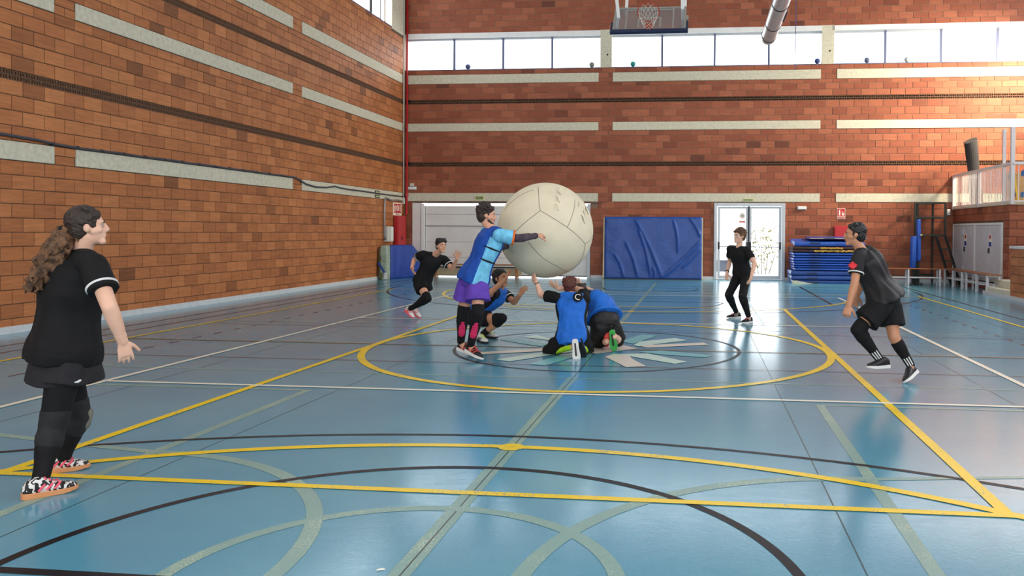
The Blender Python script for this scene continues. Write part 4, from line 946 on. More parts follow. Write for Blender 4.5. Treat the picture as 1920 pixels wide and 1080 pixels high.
# ================================================================== GIANT BALL
BC = at(1023, 432, 10.30); BR = .607
def on_ball(u, v, lift=0.):
    d = ray(u, v).normalized(); oc = CAMP-BC; b = d.dot(oc); c = oc.dot(oc)-BR*BR; q = b*b-c
    if q < 0: q = 0
    P = CAMP+d*(-b-math.sqrt(q)); return BC+(P-BC).normalized()*(BR+lift)
ball = empty('giant_ball', BC); tag(ball, 'huge pale beige inflated ball held up above the kneeling players', 'ball')
M_ball = mat('ball_cloth', (224, 211, 182), .75, noise_scale=5, amount=.05, bump=.12, bump_scale=90)
M_bseam = mat('ball_seam', (136, 131, 118), .8); M_bprint = mat('ball_print', (146, 142, 130), .8)
uvs(BC, BR, 96).build('ball_cover', M_ball, ball, smooth=True)
SEAMS = [[(1013,395),(1011,384),(1010,366),(1009,350)], [(1013,395),(1000,405),(980,421),(962,440),(950,460),(944,472)], [(1013,395),(1035,408),(1062,425),(1085,444),(1097,457)],
         [(1097,457),(1107,449),(1111,441)], [(1097,457),(1094,475),(1086,493),(1072,508)], [(1078,374),(1076,392),(1070,412),(1063,427)],
         [(990,453),(1004,470),(1020,485),(1045,499),(1072,508)], [(1001,356),(978,365),(957,381),(946,394)]]
for sm in SEAMS:
    P = [on_ball(*p) for p in sm]; Q = []
    for a, b in zip(P[:-1], P[1:]):
        for k in range(5): q = a.lerp(b, k/5); Q.append(BC+(q-BC).normalized()*(BR-.0005))
    Q.append(BC+(P[-1]-BC).normalized()*(BR-.0005)); MB().tube(Q, .0042, 6).build('seam', M_bseam, ball)
def ball_text(s, u, v, size, ang, m):
    c = on_ball(u, v); n = (c-BC).normalized(); r0 = (RR-n*RR.dot(n)).normalized(); u0 = n.cross(r0); u0 = u0 if u0.z > 0 else -u0
    x = r0*math.cos(ang)+u0*math.sin(ang); y = -r0*math.sin(ang)+u0*math.cos(ang)
    o = text('printed_letter', s, size, c, x, y, m, ball, .002); mw = o.matrix_local.copy(); mw.translation = c
    for vv in o.data.vertices:
        w_ = mw @ vv.co; w_ = BC+(w_-BC).normalized()*(BR+.0012+(.0008 if vv.co.z > 0 else 0)); vv.co = mw.inverted() @ w_
for s, u, v in (('O', 1045.5, 388.5), ('M', 1047, 374), ('N', 1049, 361), ('I', 1050, 353.5)): ball_text(s, u, v, .135, math.radians(82), M_bprint)
for s, u, v in (('K', 1093, 412), ('I', 1096, 403), ('N', 1098.5, 395)): ball_text(s, u, v, .15, math.radians(62), M_bseam)
for s, u, v in (('O', 1084, 386), ('M', 1085, 381)): ball_text(s, u, v, .05, math.radians(70), M_bseam)

# ================================================================== PEOPLE
class Prim:
    """closed shapes that overlap; remesh() fuses them into one continuous skin"""
    def __init__(s): s.v = []; s.f = []
    def add(s, vs, fs):
        k = len(s.v); s.v += [tuple(v) for v in vs]; s.f += [tuple(i+k for i in f) for f in fs]
    def rings(s, rs):
        n = len(rs[0]); V = [p for r in rs for p in r]; F_ = []
        for i in range(len(rs)-1):
            for j in range(n): F_.append((i*n+j, i*n+(j+1) % n, (i+1)*n+(j+1) % n, (i+1)*n+j))
        F_ += [tuple(range(n-1, -1, -1)), tuple((len(rs)-1)*n+j for j in range(n))]; s.add(V, F_)
    def cap(s, A, B, ra, rb, n=14):
        A, B = Vector(A), Vector(B); d = B-A; L = d.length
        if L < 1e-5: d = Vector((0, 0, 1))
        else: d = d/L
        u = Vector((0, 0, 1)) if abs(d.z) < .9 else Vector((1, 0, 0)); x = d.cross(u).normalized(); y = d.cross(x)
        rs = []
        for c, r, a0, a1 in ((A, ra, -88, 0), (B, rb, 0, 88)):
            for k in range(5):
                a = math.radians(a0+(a1-a0)*k/4)
                rs.append([c+d*(r*math.sin(a))+(x*math.cos(2*math.pi*j/n)+y*math.sin(2*math.pi*j/n))*(r*math.cos(a)) for j in range(n)])
        s.rings(rs)
    def chain(s, pts, rad):
        for i in range(len(pts)-1): s.cap(pts[i], pts[i+1], rad[i], rad[i+1])
    def flat(s, pts, rad, n=22, e=1.0):
        d = (Vector(pts[-1])-Vector(pts[0])).normalized(); u = Vector((0, 0, 1)) if abs(d.z) < .9 else Vector((1, 0, 0)); x = d.cross(u).normalized(); y = d.cross(x)
        s.rings([[Vector(p)+(x*math.cos(2*math.pi*j/n)+y*math.sin(2*math.pi*j/n))*r for j in range(n)] for p, r in zip(pts, rad)])
    def ell(s, c, ax, r, n=18):
        rs = []; c = Vector(c)
        for k in range(10):
            a = math.radians(-86+172*k/9)
            rs.append([c+ax[2]*(r[2]*math.sin(a))+ax[0]*(r[0]*math.cos(a)*math.cos(2*math.pi*j/n))+ax[1]*(r[1]*math.cos(a)*math.sin(2*math.pi*j/n)) for j in range(n)])
        s.rings(rs)
    def loft(s, st, n=28, p=2.4):
        rs = []
        for c, x, y, a, b in st:
            ring = []
            for j in range(n):
                t = 2*math.pi*j/n; cx, sx = math.cos(t), math.sin(t)
                ring.append(c+x*(a*math.copysign(abs(cx)**(2/p), cx))+y*(b*math.copysign(abs(sx)**(2/p), sx)))
            rs.append(ring)
        s.rings(rs)
    def build(s, name, m, parent, voxel=.009, smooth=4, folds=None):
        me = bpy.data.meshes.new('tmp'); me.from_pydata(s.v, [], s.f)
        bm = bmesh.new(); bm.from_mesh(me); bmesh.ops.recalc_face_normals(bm, faces=bm.faces); bm.to_mesh(me); bm.free()
        o = bpy.data.objects.new('tmp', me); S.collection.objects.link(o)
        r = o.modifiers.new('r', 'REMESH'); r.mode = 'VOXEL'; r.voxel_size = voxel; r.use_smooth_shade = True
        if smooth: q = o.modifiers.new('s', 'SMOOTH'); q.factor = .5; q.iterations = smooth
        dg = bpy.context.evaluated_depsgraph_get(); out = bpy.data.meshes.new_from_object(o.evaluated_get(dg))
        bpy.data.objects.remove(o); bpy.data.meshes.remove(me)
        out.name = name; out.materials.clear()
        for q in (m if isinstance(m, (list, tuple)) else [m]): out.materials.append(q)
        if folds:
            amp, fx, fz, axis = folds; N = len(out.vertices)
            co = np.empty(N*3, 'f'); out.vertices.foreach_get('co', co); co = co.reshape(-1, 3)
            nn = np.empty(N*3, 'f'); out.vertex_normals.foreach_get('vector', nn); nn = nn.reshape(-1, 3); ax = Vector(axis).normalized()
            for i in range(N):
                P = Vector(co[i]); al = P.dot(ax); Q = (P-ax*al)*fx+ax*(al*fz)
                t = noise.noise(Q)+.5*noise.noise(Q*2.1+Vector((7, 3, 1))); co[i] += nn[i]*(amp*t)
            out.vertices.foreach_set('co', co.ravel()); out.update()
        out.polygons.foreach_set('use_smooth', [True]*len(out.polygons))
        o = bpy.data.objects.new(name, out); S.collection.objects.link(o); put(o, parent); return o
def skin(name, rgb):
    m = mat(name, rgb, .5, noise_scale=18, amount=.05, spec=.35)
    m.node_tree.nodes['Principled BSDF'].inputs['Subsurface Weight'].default_value = .12
    m.node_tree.nodes['Principled BSDF'].inputs['Subsurface Radius'].default_value = (.012, .005, .003); return m
SK = [skin('skin_fair', (226, 178, 152)), skin('skin_light', (214, 158, 128)), skin('skin_tan', (196, 138, 104))]
H_dark = mat('hair_dark_brown', (50, 36, 28), .6, noise_scale=60, amount=.4, bump=.5, bump_scale=120); H_black = mat('hair_black', (20, 17, 17), .5, noise_scale=60, amount=.4, bump=.5, bump_scale=120)
H_brown = mat('hair_curly_brown', (96, 66, 42), .7, noise_scale=30, amount=.75, bump=.6, bump_scale=90); H_red = mat('hair_auburn', (92, 46, 34), .6, noise_scale=50, amount=.4, bump=.5, bump_scale=110)
def cloth(name, rgb, a=.12, rough=.8): return mat(name, rgb, rough, noise_scale=14, amount=a, bump=.2, bump_scale=120, spec=.22)
C_blk = cloth('black_cotton', (24, 23, 24)); C_blk2 = cloth('black_mesh', (36, 34, 35), .12, .5); C_char = cloth('charcoal_jersey', (42, 40, 42)); C_bib = cloth('royal_blue_bib', (34, 104, 196), .15, .6); C_bib2 = cloth('deep_blue_bib', (26, 74, 160), .15, .6)
C_purp = cloth('purple_shorts', (98, 66, 168)); C_sky = cloth('sky_blue_jersey', (116, 190, 222), .25); C_orange = cloth('orange_cuff', (232, 110, 40)); C_sleeve = cloth('grey_purple_sleeve', (78, 66, 74), .3)
C_pink = cloth('pink_sock', (214, 48, 96)); C_lime = cloth('lime_sock', (178, 220, 40)); C_white = cloth('white_cloth', (226, 224, 220)); C_pad = cloth('grey_knee_pad', (42, 42, 43), .3); C_pad2 = cloth('worn_pad_face', (120, 116, 104), .4)
R_white = mat('rubber_white', (222, 220, 214), .55); R_gum = mat('rubber_gum', (206, 140, 90), .6); R_blk = mat('rubber_black', (24, 24, 26), .5); R_green = mat('rubber_green', (70, 170, 80), .5); R_pink = mat('shoe_pink', (240, 90, 110), .6); R_red = mat('shoe_red', (226, 74, 66), .6)
def zebra():
    m = mat('zebra_upper', (30, 28, 30), .6); nt = m.node_tree; w = nt.nodes.new('ShaderNodeTexWave'); w.inputs['Scale'].default_value = 9; w.inputs['Distortion'].default_value = 9; w.inputs['Detail'].default_value = 2; w.inputs['Detail Scale'].default_value = 3
    tc = nt.nodes.new('ShaderNodeTexCoord'); nt.links.new(tc.outputs['Object'], w.inputs['Vector']); r = nt.nodes.new('ShaderNodeValToRGB'); r.color_ramp.interpolation = 'CONSTANT'
    r.color_ramp.elements[0].color = lin((24, 22, 24)); r.color_ramp.elements[1].position = .55; r.color_ramp.elements[1].color = lin((226, 220, 214)); nt.links.new(w.outputs['Fac'], r.inputs[0]); nt.links.new(r.outputs[0], nt.nodes['Principled BSDF'].inputs['Base Color']); return m
R_zebra = zebra()
M_eye = mat('eye_dark', (40, 28, 24), .2); M_eyew = mat('eye_white', (170, 160, 152), .3); M_lip = mat('lips', (176, 104, 92), .5)
U = Vector((0, 0, 1))
def hand(pr, W, tip, palm, side, curl=.35, spread=.12, s=1., rf=1.):
    """palm and five fingers from wrist W towards tip; palm = normal of the palm side; side = +1/-1 where the thumb leaves"""
    d = (Vector(tip)-Vector(W)).normalized(); n = Vector(palm); n = (n-d*n.dot(d)).normalized(); t = d.cross(n)*side
    W = Vector(W); pl = .085*s
    pr.loft([(W-d*.02*s, t, n, .027*s, .022*s), (W+d*.02*s, t, n, .031*s, .019*s), (W+d*.05*s, t, n, .040*s, .016*s), (W+d*pl, t, n, .042*s, .013*s), (W+d*(pl+.012*s), t, n, .036*s, .009*s)], 20)
    for k, (o, L) in enumerate(((.033, .068), (.011, .078), (-.011, .072), (-.032, .056))):
        P = W+d*(pl-.006*s)+t*(o*s); r = .0086*s*(.6+.4*rf); a = curl*.55; sp = spread*(o/.033)
        pts = [P]
        for j, f in enumerate((.45, .31, .24)):
            dd = d*math.cos(a)+n*math.sin(a)+t*sp*math.cos(a); P = P+dd.normalized()*(L*s*f); pts.append(P); a += curl
        pr.chain(pts, [r*1.08, r, r*.94, r*.85])
    B = W+d*.022*s+t*.028*s; a = t*.75+d*.62+n*.25
    P1 = B+a.normalized()*.036*s; P2 = P1+(a+d*.5+n*curl*.6).normalized()*.030*s; P3 = P2+(a+d*.8+n*curl*.9).normalized()*.024*s
    pr.chain([B, P1, P2, P3], [.014*s, .012*s*rf, .0105*s*rf, .009*s*rf])
def person(label, J, o):
    """J: joints in world space; o: looks and clothes"""
    s = o.get('s', 1.); b = o.get('b', 1.); vx = o.get('vx', .009); rf = o.get('rf', 1.); sk = o['skin']
    shc = (J['shL']+J['shR'])/2; pel = J['pel']; ftz = min(J['toeL'].z, J['toeR'].z)
    root = empty('person', (pel.x, pel.y, 0)); tag(root, label, 'person')
    lat1 = (J['shR']-J['shL']).normalized(); lat0 = (J['hipR']-J['hipL']).normalized(); sp = (shc-pel).normalized(); Ls = (shc-pel).length
    bend = o.get('bend', 0.)                       # backward curve of the spine
    def tor(t):                                    # spine frame at t (0 hips .. 1 shoulders)
        lt = (lat0.lerp(lat1, max(0, min(1, t)))).normalized(); x = (lt-sp*lt.dot(sp)).normalized(); y = sp.cross(x)
        return pel+sp*(Ls*t)-y*(bend*math.sin(math.pi*max(0, min(1, t)))), x, y
    PROF = [(-.20, .085, .075), (-.08, .150, .108), (.06, .168, .118), (.25, .150, .108), (.45, .136, .100), (.65, .152, .112), (.82, .168, .118), (.95, .160, .100), (1.04, .115, .078), (1.10, .062, .058)]
    PB = o.get('prof', {})
    def prof(t):
        for (t0, a0, b0), (t1, a1, b1) in zip(PROF[:-1], PROF[1:]):
            if t <= t1: q = (t-t0)/(t1-t0); return a0+(a1-a0)*q, b0+(b1-b0)*q
        return PROF[-1][1:]
    hipk = o.get('hipk', 1.); bellyk = o.get('bellyk', 1.)
    def stn(t, inf=0., ka=1., kb=1.):
        c, x, y = tor(t); a, d = prof(t); k = hipk if t < .2 else bellyk if t < .75 else 1
        return (c, x, y, (a*s*b*k+inf)*ka, (d*s*b*k+inf)*kb)
    def torso(pr, t0, t1, inf=0., flare=0., n=9, shk=1.):
        L_ = []
        for i in range(n+1):
            t = t0+(t1-t0)*i/n; f = flare*max(0, 1-(t-t0)/.45)**1.5; ka = shk if t > .9 else 1
            L_.append(stn(t, inf+f, ka))
        pr.loft(L_)
    rt = dict(ua=(.050, .042), fa=(.043, .029), th=(.088, .060), ca=(.056, .060, .040))
    K = s*b
    def limb(pr, A, B, r0, r1, f0=0., f1=1., inf=0., mid=None):
        P = [A.lerp(B, f0+(f1-f0)*i/4) for i in range(5)]; R_ = []
        for i in range(5):
            f = f0+(f1-f0)*i/4; r = r0+(r1-r0)*f
            if mid: r += mid*math.sin(math.pi*min(1, f*1.5))
            R_.append(r+inf)
        pr.chain(P, R_)
    def thigh(pr, sd, f0=0., f1=1., inf=0., ki=0): limb(pr, J['hip'+sd], J['kn'+sd], .088*K*hipk, .058*K, f0, f1, inf)
    def calf(pr, sd, f0=0., f1=1., inf=0.): limb(pr, J['kn'+sd], J['an'+sd], .055*K, .038*K, f0, f1, inf, .010*K)
    def uarm(pr, sd, f0=0., f1=1., inf=0.): limb(pr, J['sh'+sd], J['el'+sd], .050*K, .041*K, f0, f1, inf)
    def farm(pr, sd, f0=0., f1=1., inf=0.): limb(pr, J['el'+sd], J['wr'+sd], .041*K, .028*K, f0, f1, inf, .004*K)
    # ---- body: one continuous surface
    pr = Prim(); hands = Prim(); torso(pr, -.20, 1.10)
    hc, hf, hu = J['head'], J['hf'].normalized(), J.get('hu', U); hr = hf.cross(hu).normalized(); hu = hr.cross(hf); hs = s*o.get('hs', 1.)
    def H(r, f, u): return hc+hr*(r*hs)+hf*(f*hs)+hu*(u*hs)
    nb = tor(1.04)[0]; pr.chain([nb, nb.lerp(H(0, -.015, -.075), .6), H(0, -.012, -.055)], [.062*s, .054*s, .054*s])
    ax = (hr, hf, hu)
    pr.ell(H(0, -.008, .030), ax, (.076*hs, .094*hs, .094*hs)); pr.ell(H(0, .028, -.042), ax, (.057*hs, .064*hs, .074*hs)); pr.cap(H(-.018, .068, -.098), H(.018, .068, -.098), .022*hs, .022*hs)
    pr.cap(H(0, .088, .020), H(0, .106, -.024), .009*hs, .014*hs); pr.cap(H(-.011, .098, -.030), H(.011, .098, -.030), .010*hs, .010*hs)
    pr.cap(H(-.040, .073, .028), H(.040, .073, .028), .017*hs, .017*hs); pr.cap(H(-.020, .083, -.062), H(.020, .083, -.062), .011*hs, .011*hs)
    pr.cap(H(-.045, .055, -.022), H(-.052, .02, -.03), .024*hs, .02*hs); pr.cap(H(.045, .055, -.022), H(.052, .02, -.03), .024*hs, .02*hs)
    for q in (-1, 1): pr.ell(H(q*.078, -.008, -.004), ax, (.011*hs, .022*hs, .032*hs), 12)
    for sd in 'LR':
        pr.cap(nb.lerp(shc, .5), J['sh'+sd], .055*K, .055*K); uarm(pr, sd); farm(pr, sd)
        thigh(pr, sd); calf(pr, sd)
        foot_f = (J['toe'+sd]-J['heel'+sd]).normalized(); pr.chain([J['an'+sd], J['heel'+sd].lerp(J['toe'+sd], .35)+o.get('fu'+sd, U)*.045, J['heel'+sd].lerp(J['toe'+sd], .72)+o.get('fu'+sd, U)*.032], [.036*s, .034*s, .026*s])
        hd = o.get('hand'+sd, {}); d0 = J['tip'+sd]-J['wr'+sd]
        hp_ = hands; hand(hp_, J['wr'+sd], J['tip'+sd], hd.get('palm', Vector((0, 1, 0))), hd.get('side', 1), hd.get('curl', .35), hd.get('spread', .12), s*o.get('hk', .98), rf)
    for sd in 'LR': hands.cap(J['el'+sd].lerp(J['wr'+sd], .80), J['wr'+sd], .0315*K, .028*K)
    body = pr.build('body', sk, root, vx, 3); ho = hands.build('hands', sk, root, .0045, 2)
    bm = bmesh.new(); bm.from_mesh(body.data); bm.from_mesh(ho.data); bm.to_mesh(body.data); bm.free(); bpy.data.objects.remove(ho)
    body.data.polygons.foreach_set('use_smooth', [True]*len(body.data.polygons))
    # ---- face
    for q in (-1, 1):
        e = uvs(H(q*.033, .0715, -.001), .0120*hs, 10).build('eye', M_eyew, root, smooth=True)
        uvs(H(q*.033, .0785, -.001), .0068*hs, 8).build('iris', M_eye, e, smooth=True)
        p2 = Prim(); p2.chain([H(q*.016, .092, .022), H(q*.034, .091, .028), H(q*.052, .080, .022)], [.0045*hs, .005*hs, .003*hs]); p2.build('eyebrow', o['hair'], root, .004, 1)
    p2 = Prim(); p2.chain([H(-.022, .089, -.063), H(0, .0955, -.062), H(.022, .089, -.063)], [.004*hs, .0065*hs, .004*hs]); p2.build('lips', M_lip, root, .004, 1)
    # ---- hair
    p2 = Prim(); hk = o.get('hairk', 1.); style = o.get('style', 'short')
    p2.ell(H(0, -.024, .048), ax, (.084*hs*hk, .095*hs*hk, .088*hs*hk)); p2.ell(H(0, -.050, -.008), ax, (.076*hs, .062*hs, .078*hs))
    fringe = o.get('fringe', .07)
    for k in range(-3, 4): p2.cap(H(k*.020, fringe-.004*abs(k), .088-.005*abs(k)), H(k*.024, .0, .105*hk), .018*hs, .026*hs)
    for q in (-1, 1): p2.cap(H(q*.076, .010, .045), H(q*.078, .012, .005+o.get('sideburn', 0)), .014*hs, .009*hs); p2.cap(H(q*.072, .035, .07), H(q*.076, -.03, .03), .018*hs, .02*hs)
    rnd = random.Random(o.get('seed', 1)); tu = o.get('tufts', 0); tl = o.get('tuftlen', .03)
    for k in range(tu):
        a = rnd.uniform(-2.6, 2.6)*1.0; e_ = rnd.uniform(.15, 1.45); dirv = (hr*math.sin(a)*math.cos(e_)-hf*math.cos(a)*math.cos(e_)*.9+hu*math.sin(e_)).normalized()
        base = H(0, -.02, .04)+dirv*.085*hs; p2.cap(base, base+(dirv+Vector((rnd.uniform(-.5, .5), rnd.uniform(-.5, .5), rnd.uniform(-.1, .5)))).normalized()*tl*hs, .020*hs, .008*hs)
    hair_o = p2.build('hair', o['hair'], root, max(.005, vx*.7), 2, (o.get('hairamp', .006), 60, 9, hu*.5-hf))
    if style == 'pony':
        p3 = Prim(); tie = H(0, -.118, -.005); pts = [tie]+[tie+v_ for v_ in o['pony']]; rr = o['ponyr']
        p3.chain(pts, rr)
        for k in range(o.get('curls', 60)):
            i = rnd.randrange(len(pts)-1); c = pts[i].lerp(pts[i+1], rnd.random()); r_ = (rr[i]+rr[i+1])/2; dv = Vector((rnd.gauss(0, 1), rnd.gauss(0, 1), rnd.gauss(0, .6))).normalized()
            a_ = c+dv*r_*.9; b_ = a_+dv*.016+Vector((rnd.uniform(-.02, .02), rnd.uniform(-.02, .02), -.022)); p3.cap(a_, b_, .011, .009); p3.cap(b_, b_-dv*.012+Vector((rnd.uniform(-.02, .02), rnd.uniform(-.02, .02), -.022)), .009, .005)
        t_ = p3.build('ponytail', o.get('ponymat', o['hair']), root, .0055, 1, (.007, 45, 18, U))
        p4 = Prim(); p4.cap(tie-hf*.012, tie+hf*.012, .03, .03); p4.build('hair_tie', C_blk, root, .008, 2)
    if style == 'bun':
        p3 = Prim(); p3.ell(H(0, -.10, .085), ax, (.05*hs, .05*hs, .05*hs)); p3.build('hair_bun', o['hair'], root, .008, 1, (.008, 40, 14, U))
    if o.get('beard'):
        p3 = Prim(); p3.chain([H(-.056, .02, -.055), H(-.042, .055, -.088), H(0, .080, -.104), H(.042, .055, -.088), H(.056, .02, -.055)], [.014*hs, .018*hs, .021*hs, .018*hs, .014*hs]); p3.cap(H(-.02, .093, -.049), H(.02, .093, -.049), .006*hs, .006*hs); p3.build('beard', o['hair'], root, .006, 1)
    if o.get('glasses'):
        g = empty('glasses', H(0, .1, 0), root)
        for q in (-1, 1): MB().tube([H(q*.033+.024*math.cos(t*.39), .102, .0+.020*math.sin(t*.39)) for t in range(16)], .003, 6, closed=True).build('lens_rim', M_frame, g); MB().tube([H(q*.057, .100, .004), H(q*.080, .0, .008)], .0028, 6).build('temple_arm', M_frame, g)
        MB().tube([H(-.010, .104, .004), H(.010, .104, .004)], .003, 6).build('nose_bridge', M_frame, g)
    # ---- clothes
    for c in o['wear']:
        kind = c[0]; m = c[1]; k = c[2] if len(c) > 2 else {}
        p2 = Prim(); gv = max(.009, vx); fa = k.get('folds', (.006, 9, 3, sp))
        if kind in ('shirt', 'vest'):
            torso(p2, k.get('hem', -.05), k.get('top', 1.06), k.get('inf', .016), k.get('flare', .01), 12, k.get('shk', 1.))
            if kind == 'shirt':
                for sd in 'LR':
                    p2.cap(nb.lerp(shc, .5), J['sh'+sd], .068*K, .068*K); 
                    e_ = k.get('sleeve', .55); q_ = [J['sh'+sd].lerp(J['el'+sd], e_*i/4) for i in range(5)]
                    p2.flat(q_, [.050*K+k.get('sinf', .020)*(.75+.35*i/4) for i in range(5)]); p2.cap(q_[0], q_[1], .050*K+k.get('sinf', .02)*.75, .05*K+k.get('sinf', .02)*.8)
            else:
                for sd in 'LR': p2.cap(nb.lerp(shc, .3), nb.lerp(J['sh'+sd], .62), .062*K+k.get('inf', .016)*.5, .055*K+k.get('inf', .016)*.6)
        elif kind == 'shorts':
            torso(p2, -.20, k.get('top', .16), k.get('inf', .020), 0, 6)
            for sd in 'LR':
                A, B = J['hip'+sd], J['kn'+sd]; e_ = k.get('len', .6); q_ = [A.lerp(B, e_*i/4) for i in range(5)]
                R_ = [(.088+(.060-.088)*e_*i/4)*K*hipk+k.get('inf', .02)+k.get('flare', .018)*i/4 for i in range(5)]; p2.flat(q_, R_); p2.cap(q_[0], q_[1], R_[0], R_[1])
            if k.get('skirt'):
                A = tor(.1); mid = (J['hipL'].lerp(J['knL'], e_)+J['hipR'].lerp(J['knR'], e_))/2; dn_ = (mid-A[0]); stt = []
                for i in range(5):
                    t = i/4; c_ = A[0]+dn_*t; stt.append((c_, A[1], (dn_.normalized()).cross(A[1])*-1, (.178+.03*t)*K*hipk, (.135+.045*t)*K*hipk))
                p2.loft(stt)
        elif kind == 'leggings':
            torso(p2, -.20, .1, .006, 0, 5)
            for sd in 'LR': thigh(p2, sd, 0, 1, .006); calf(p2, sd, 0, k.get('to', .95), .006)
            fa = (.003, 12, 6, sp)
        elif kind == 'sleeve':
            sd = k['side']; uarm(p2, sd, .45, 1, .007); farm(p2, sd, 0, .95, .007); fa = (.004, 20, 20, sp)
        for_sides = []
        if kind == 'knee_pad':
            for sd in k.get('sides', 'LR'):
                p2 = Prim(); thigh(p2, sd, .80, 1, .012); calf(p2, sd, 0, .26, .012)
                kd = ((J['kn'+sd]-J['hip'+sd]).normalized()+(J['kn'+sd]-J['an'+sd]).normalized()); fwd = tor(0)[2]*1.0
                kd = kd.normalized() if kd.length > .25 else (J['toe'+sd]-J['heel'+sd]).normalized(); p2.cap(J['kn'+sd]+kd*.020*K, J['kn'+sd].lerp(J['an'+sd], .14)+kd*.022*K, .056*K, .052*K)
                po = p2.build('knee_pad', m, root, gv, 3, (.002, 15, 15, sp))
                if k.get('face'):
                    p2 = Prim(); p2.cap(J['kn'+sd].lerp(J['hip'+sd], .03)+kd*.045*K, J['kn'+sd].lerp(J['an'+sd], .20)+kd*.047*K, .040*K, .038*K); p2.build('pad_face', k['face'], po, gv, 3)
            continue
        if kind == 'sock':
            for sd in k.get('sides', 'LR'):
                p2 = Prim(); calf(p2, sd, k.get('from', .5), k.get('to', 1.), .006); p2.build('sock', m, root, gv, 3)
            continue
        if kind == 'sock_panel':
            for sd in k.get('sides', 'LR'):
                A, B = J['kn'+sd], J['an'+sd]; off = k['off']
                for i in range(k.get('n', 4)):
                    f = k['from']+(k['to']-k['from'])*i/(k.get('n', 4)); f2 = f+(k['to']-k['from'])/k.get('n', 4)*.86
                    p2 = Prim(); p2.cap(A.lerp(B, f)+off*1.0, A.lerp(B, f2)+off*.93, .040*K, .037*K); p2.build('sock_panel', m, root, .008, 2)
            continue
        if kind == 'band':                          # ring around a limb
            sd = k['side']; A, B = (J['sh'+sd], J['el'+sd]) if k.get('seg', 'ua') == 'ua' else (J['kn'+sd], J['an'+sd]) if k['seg'] == 'ca' else (J['el'+sd], J['wr'+sd])
            r_ = k['r']*K; n_ = 28; d = (B-A).normalized(); f0, f1 = k['at']; MB().tube([A.lerp(B, f0), A.lerp(B, (f0+f1)/2), A.lerp(B, f1)], [r_*1.0, r_, r_*.99], n_).build(k.get('name', 'sleeve_band'), m, root, smooth=True); continue
        if kind == 'stripes':
            for sd in 'LR':
                A, B = J['kn'+sd], J['an'+sd]; d = (B-A).normalized(); fx = (CAMP-A); fx = (fx-d*fx.dot(d)).normalized(); x_ = d.cross(fx)
                for i in (-1, 0, 1):
                    n_ = (fx*math.cos(i*.5)+x_*math.sin(i*.5)); MB().tube([A.lerp(B, .70)+n_*(.052*K), A.lerp(B, .85)+n_*(.047*K), A.lerp(B, .98)+n_*(.043*K)], .0065, 6).build('sock_stripe', m, root)
            continue
        nm = {'shirt': k.get('name', 'shirt'), 'vest': k.get('name', 'bib_vest'), 'shorts': k.get('name', 'shorts'), 'leggings': 'leggings', 'sleeve': 'arm_sleeve'}[kind]
        go = p2.build(nm, m, root, gv, 4, fa)
        if k.get('side_mat'):
            go.data.materials.append(k['side_mat']); wd = math.cos(math.radians(k.get('side_w', 38)))
            for pl in go.data.polygons:
                c_ = pl.center; t = (c_-pel).dot(sp)/Ls; cc, x, y = tor(t); q = c_-cc; q -= sp*q.dot(sp)
                if q.length > 1e-4 and t < .93 and abs(q.normalized().dot(x)) > wd: pl.material_index = 1
            for t in k.get('straps', ()):
                for q in (1, -1):
                    cc, x, y, a, d = stn(t, k.get('inf', .016)+.006); MB().tube([cc+x*(q*a*math.cos(th_))+y*(d*math.sin(th_)) for th_ in [math.radians(v_) for v_ in range(-48, 49, 12)]], .010, 6).build('bib_strap', C_blk, root)
    # ---- shoes
    for sd in 'LR':
        up_m, sole_m, lace_m, acc_m = o['shoe'+sd] if 'shoe'+sd in o else o['shoe']
        f = (J['toe'+sd]-J['heel'+sd]).normalized(); u_ = o.get('fu'+sd, U); u_ = (u_-f*u_.dot(f)).normalized(); x = f.cross(u_); L_ = .285*s; h0 = (J['heel'+sd]+J['toe'+sd])/2-f*L_/2
        k = L_/.285; stt = []
        for a, w_, h_ in ((.002, .020, .055), (.02, .033, .086), (.06, .038, .108), (.10, .038, .104), (.135, .041, .084), (.18, .047, .064), (.225, .044, .052), (.262, .031, .042), (.280, .014, .032)):
            stt.append((h0+f*(a*k)+u_*(.012+h_*k/2), x, u_, w_*k, h_*k/2))
        p2 = Prim(); p2.loft(stt, 20, 2.3); sh = p2.build('shoe', up_m, root, .007, 2)
        out = [(-.001, .018), (.012, .033), (.05, .038), (.10, .036), (.15, .042), (.20, .050), (.24, .046), (.272, .032), (.288, .013)]; mb = MB(); vs = []
        poly = [(a, w_) for a, w_ in out]+[(a, -w_) for a, w_ in reversed(out)]; n_ = len(poly)
        for hz in (0, .032*k):
            for a, w_ in poly: vs.append(h0+f*(a*k)+x*(w_*k)+u_*(hz+(.012*max(0, (a-.2)/.09)*1.0 if hz == 0 else .006*max(0, (.06-a)/.06))))
        mb.add(vs, [tuple(range(n_)), tuple(range(2*n_-1, n_-1, -1))]+[(i, (i+1) % n_, (i+1) % n_+n_, i+n_) for i in range(n_)]); mb.build('sole', sole_m, sh, bevel=.004)
        if lace_m:
            for i, (a, h_) in enumerate(((.115, .104), (.138, .092), (.160, .081), (.182, .073))):
                c_ = h0+f*(a*k)+u_*(h_*k+.004); MB().tube([c_-x*.024-u_*.008, c_, c_+x*.024-u_*.008], .0055, 6).build('lace', lace_m, sh)
        if acc_m:
            for q in (-1, 1):
                for i in range(3): a = .075+i*.04; P0 = h0+f*(a*k)+u_*.040+x*(q*.0435*k); P1 = h0+f*((a+.035)*k)+u_*.078*k+x*(q*.036*k); MB().tube([P0, P0.lerp(P1, .5)+x*q*.003, P1], [.006, .007, .005], 6).build('side_stripe', acc_m, sh)
        if o.get('sole_groove'+sd): MB().tube([h0+f*.05-u_*.001, h0+f*.2-u_*.001], .010, 8).build('sole_groove', o['sole_groove'+sd], sh)
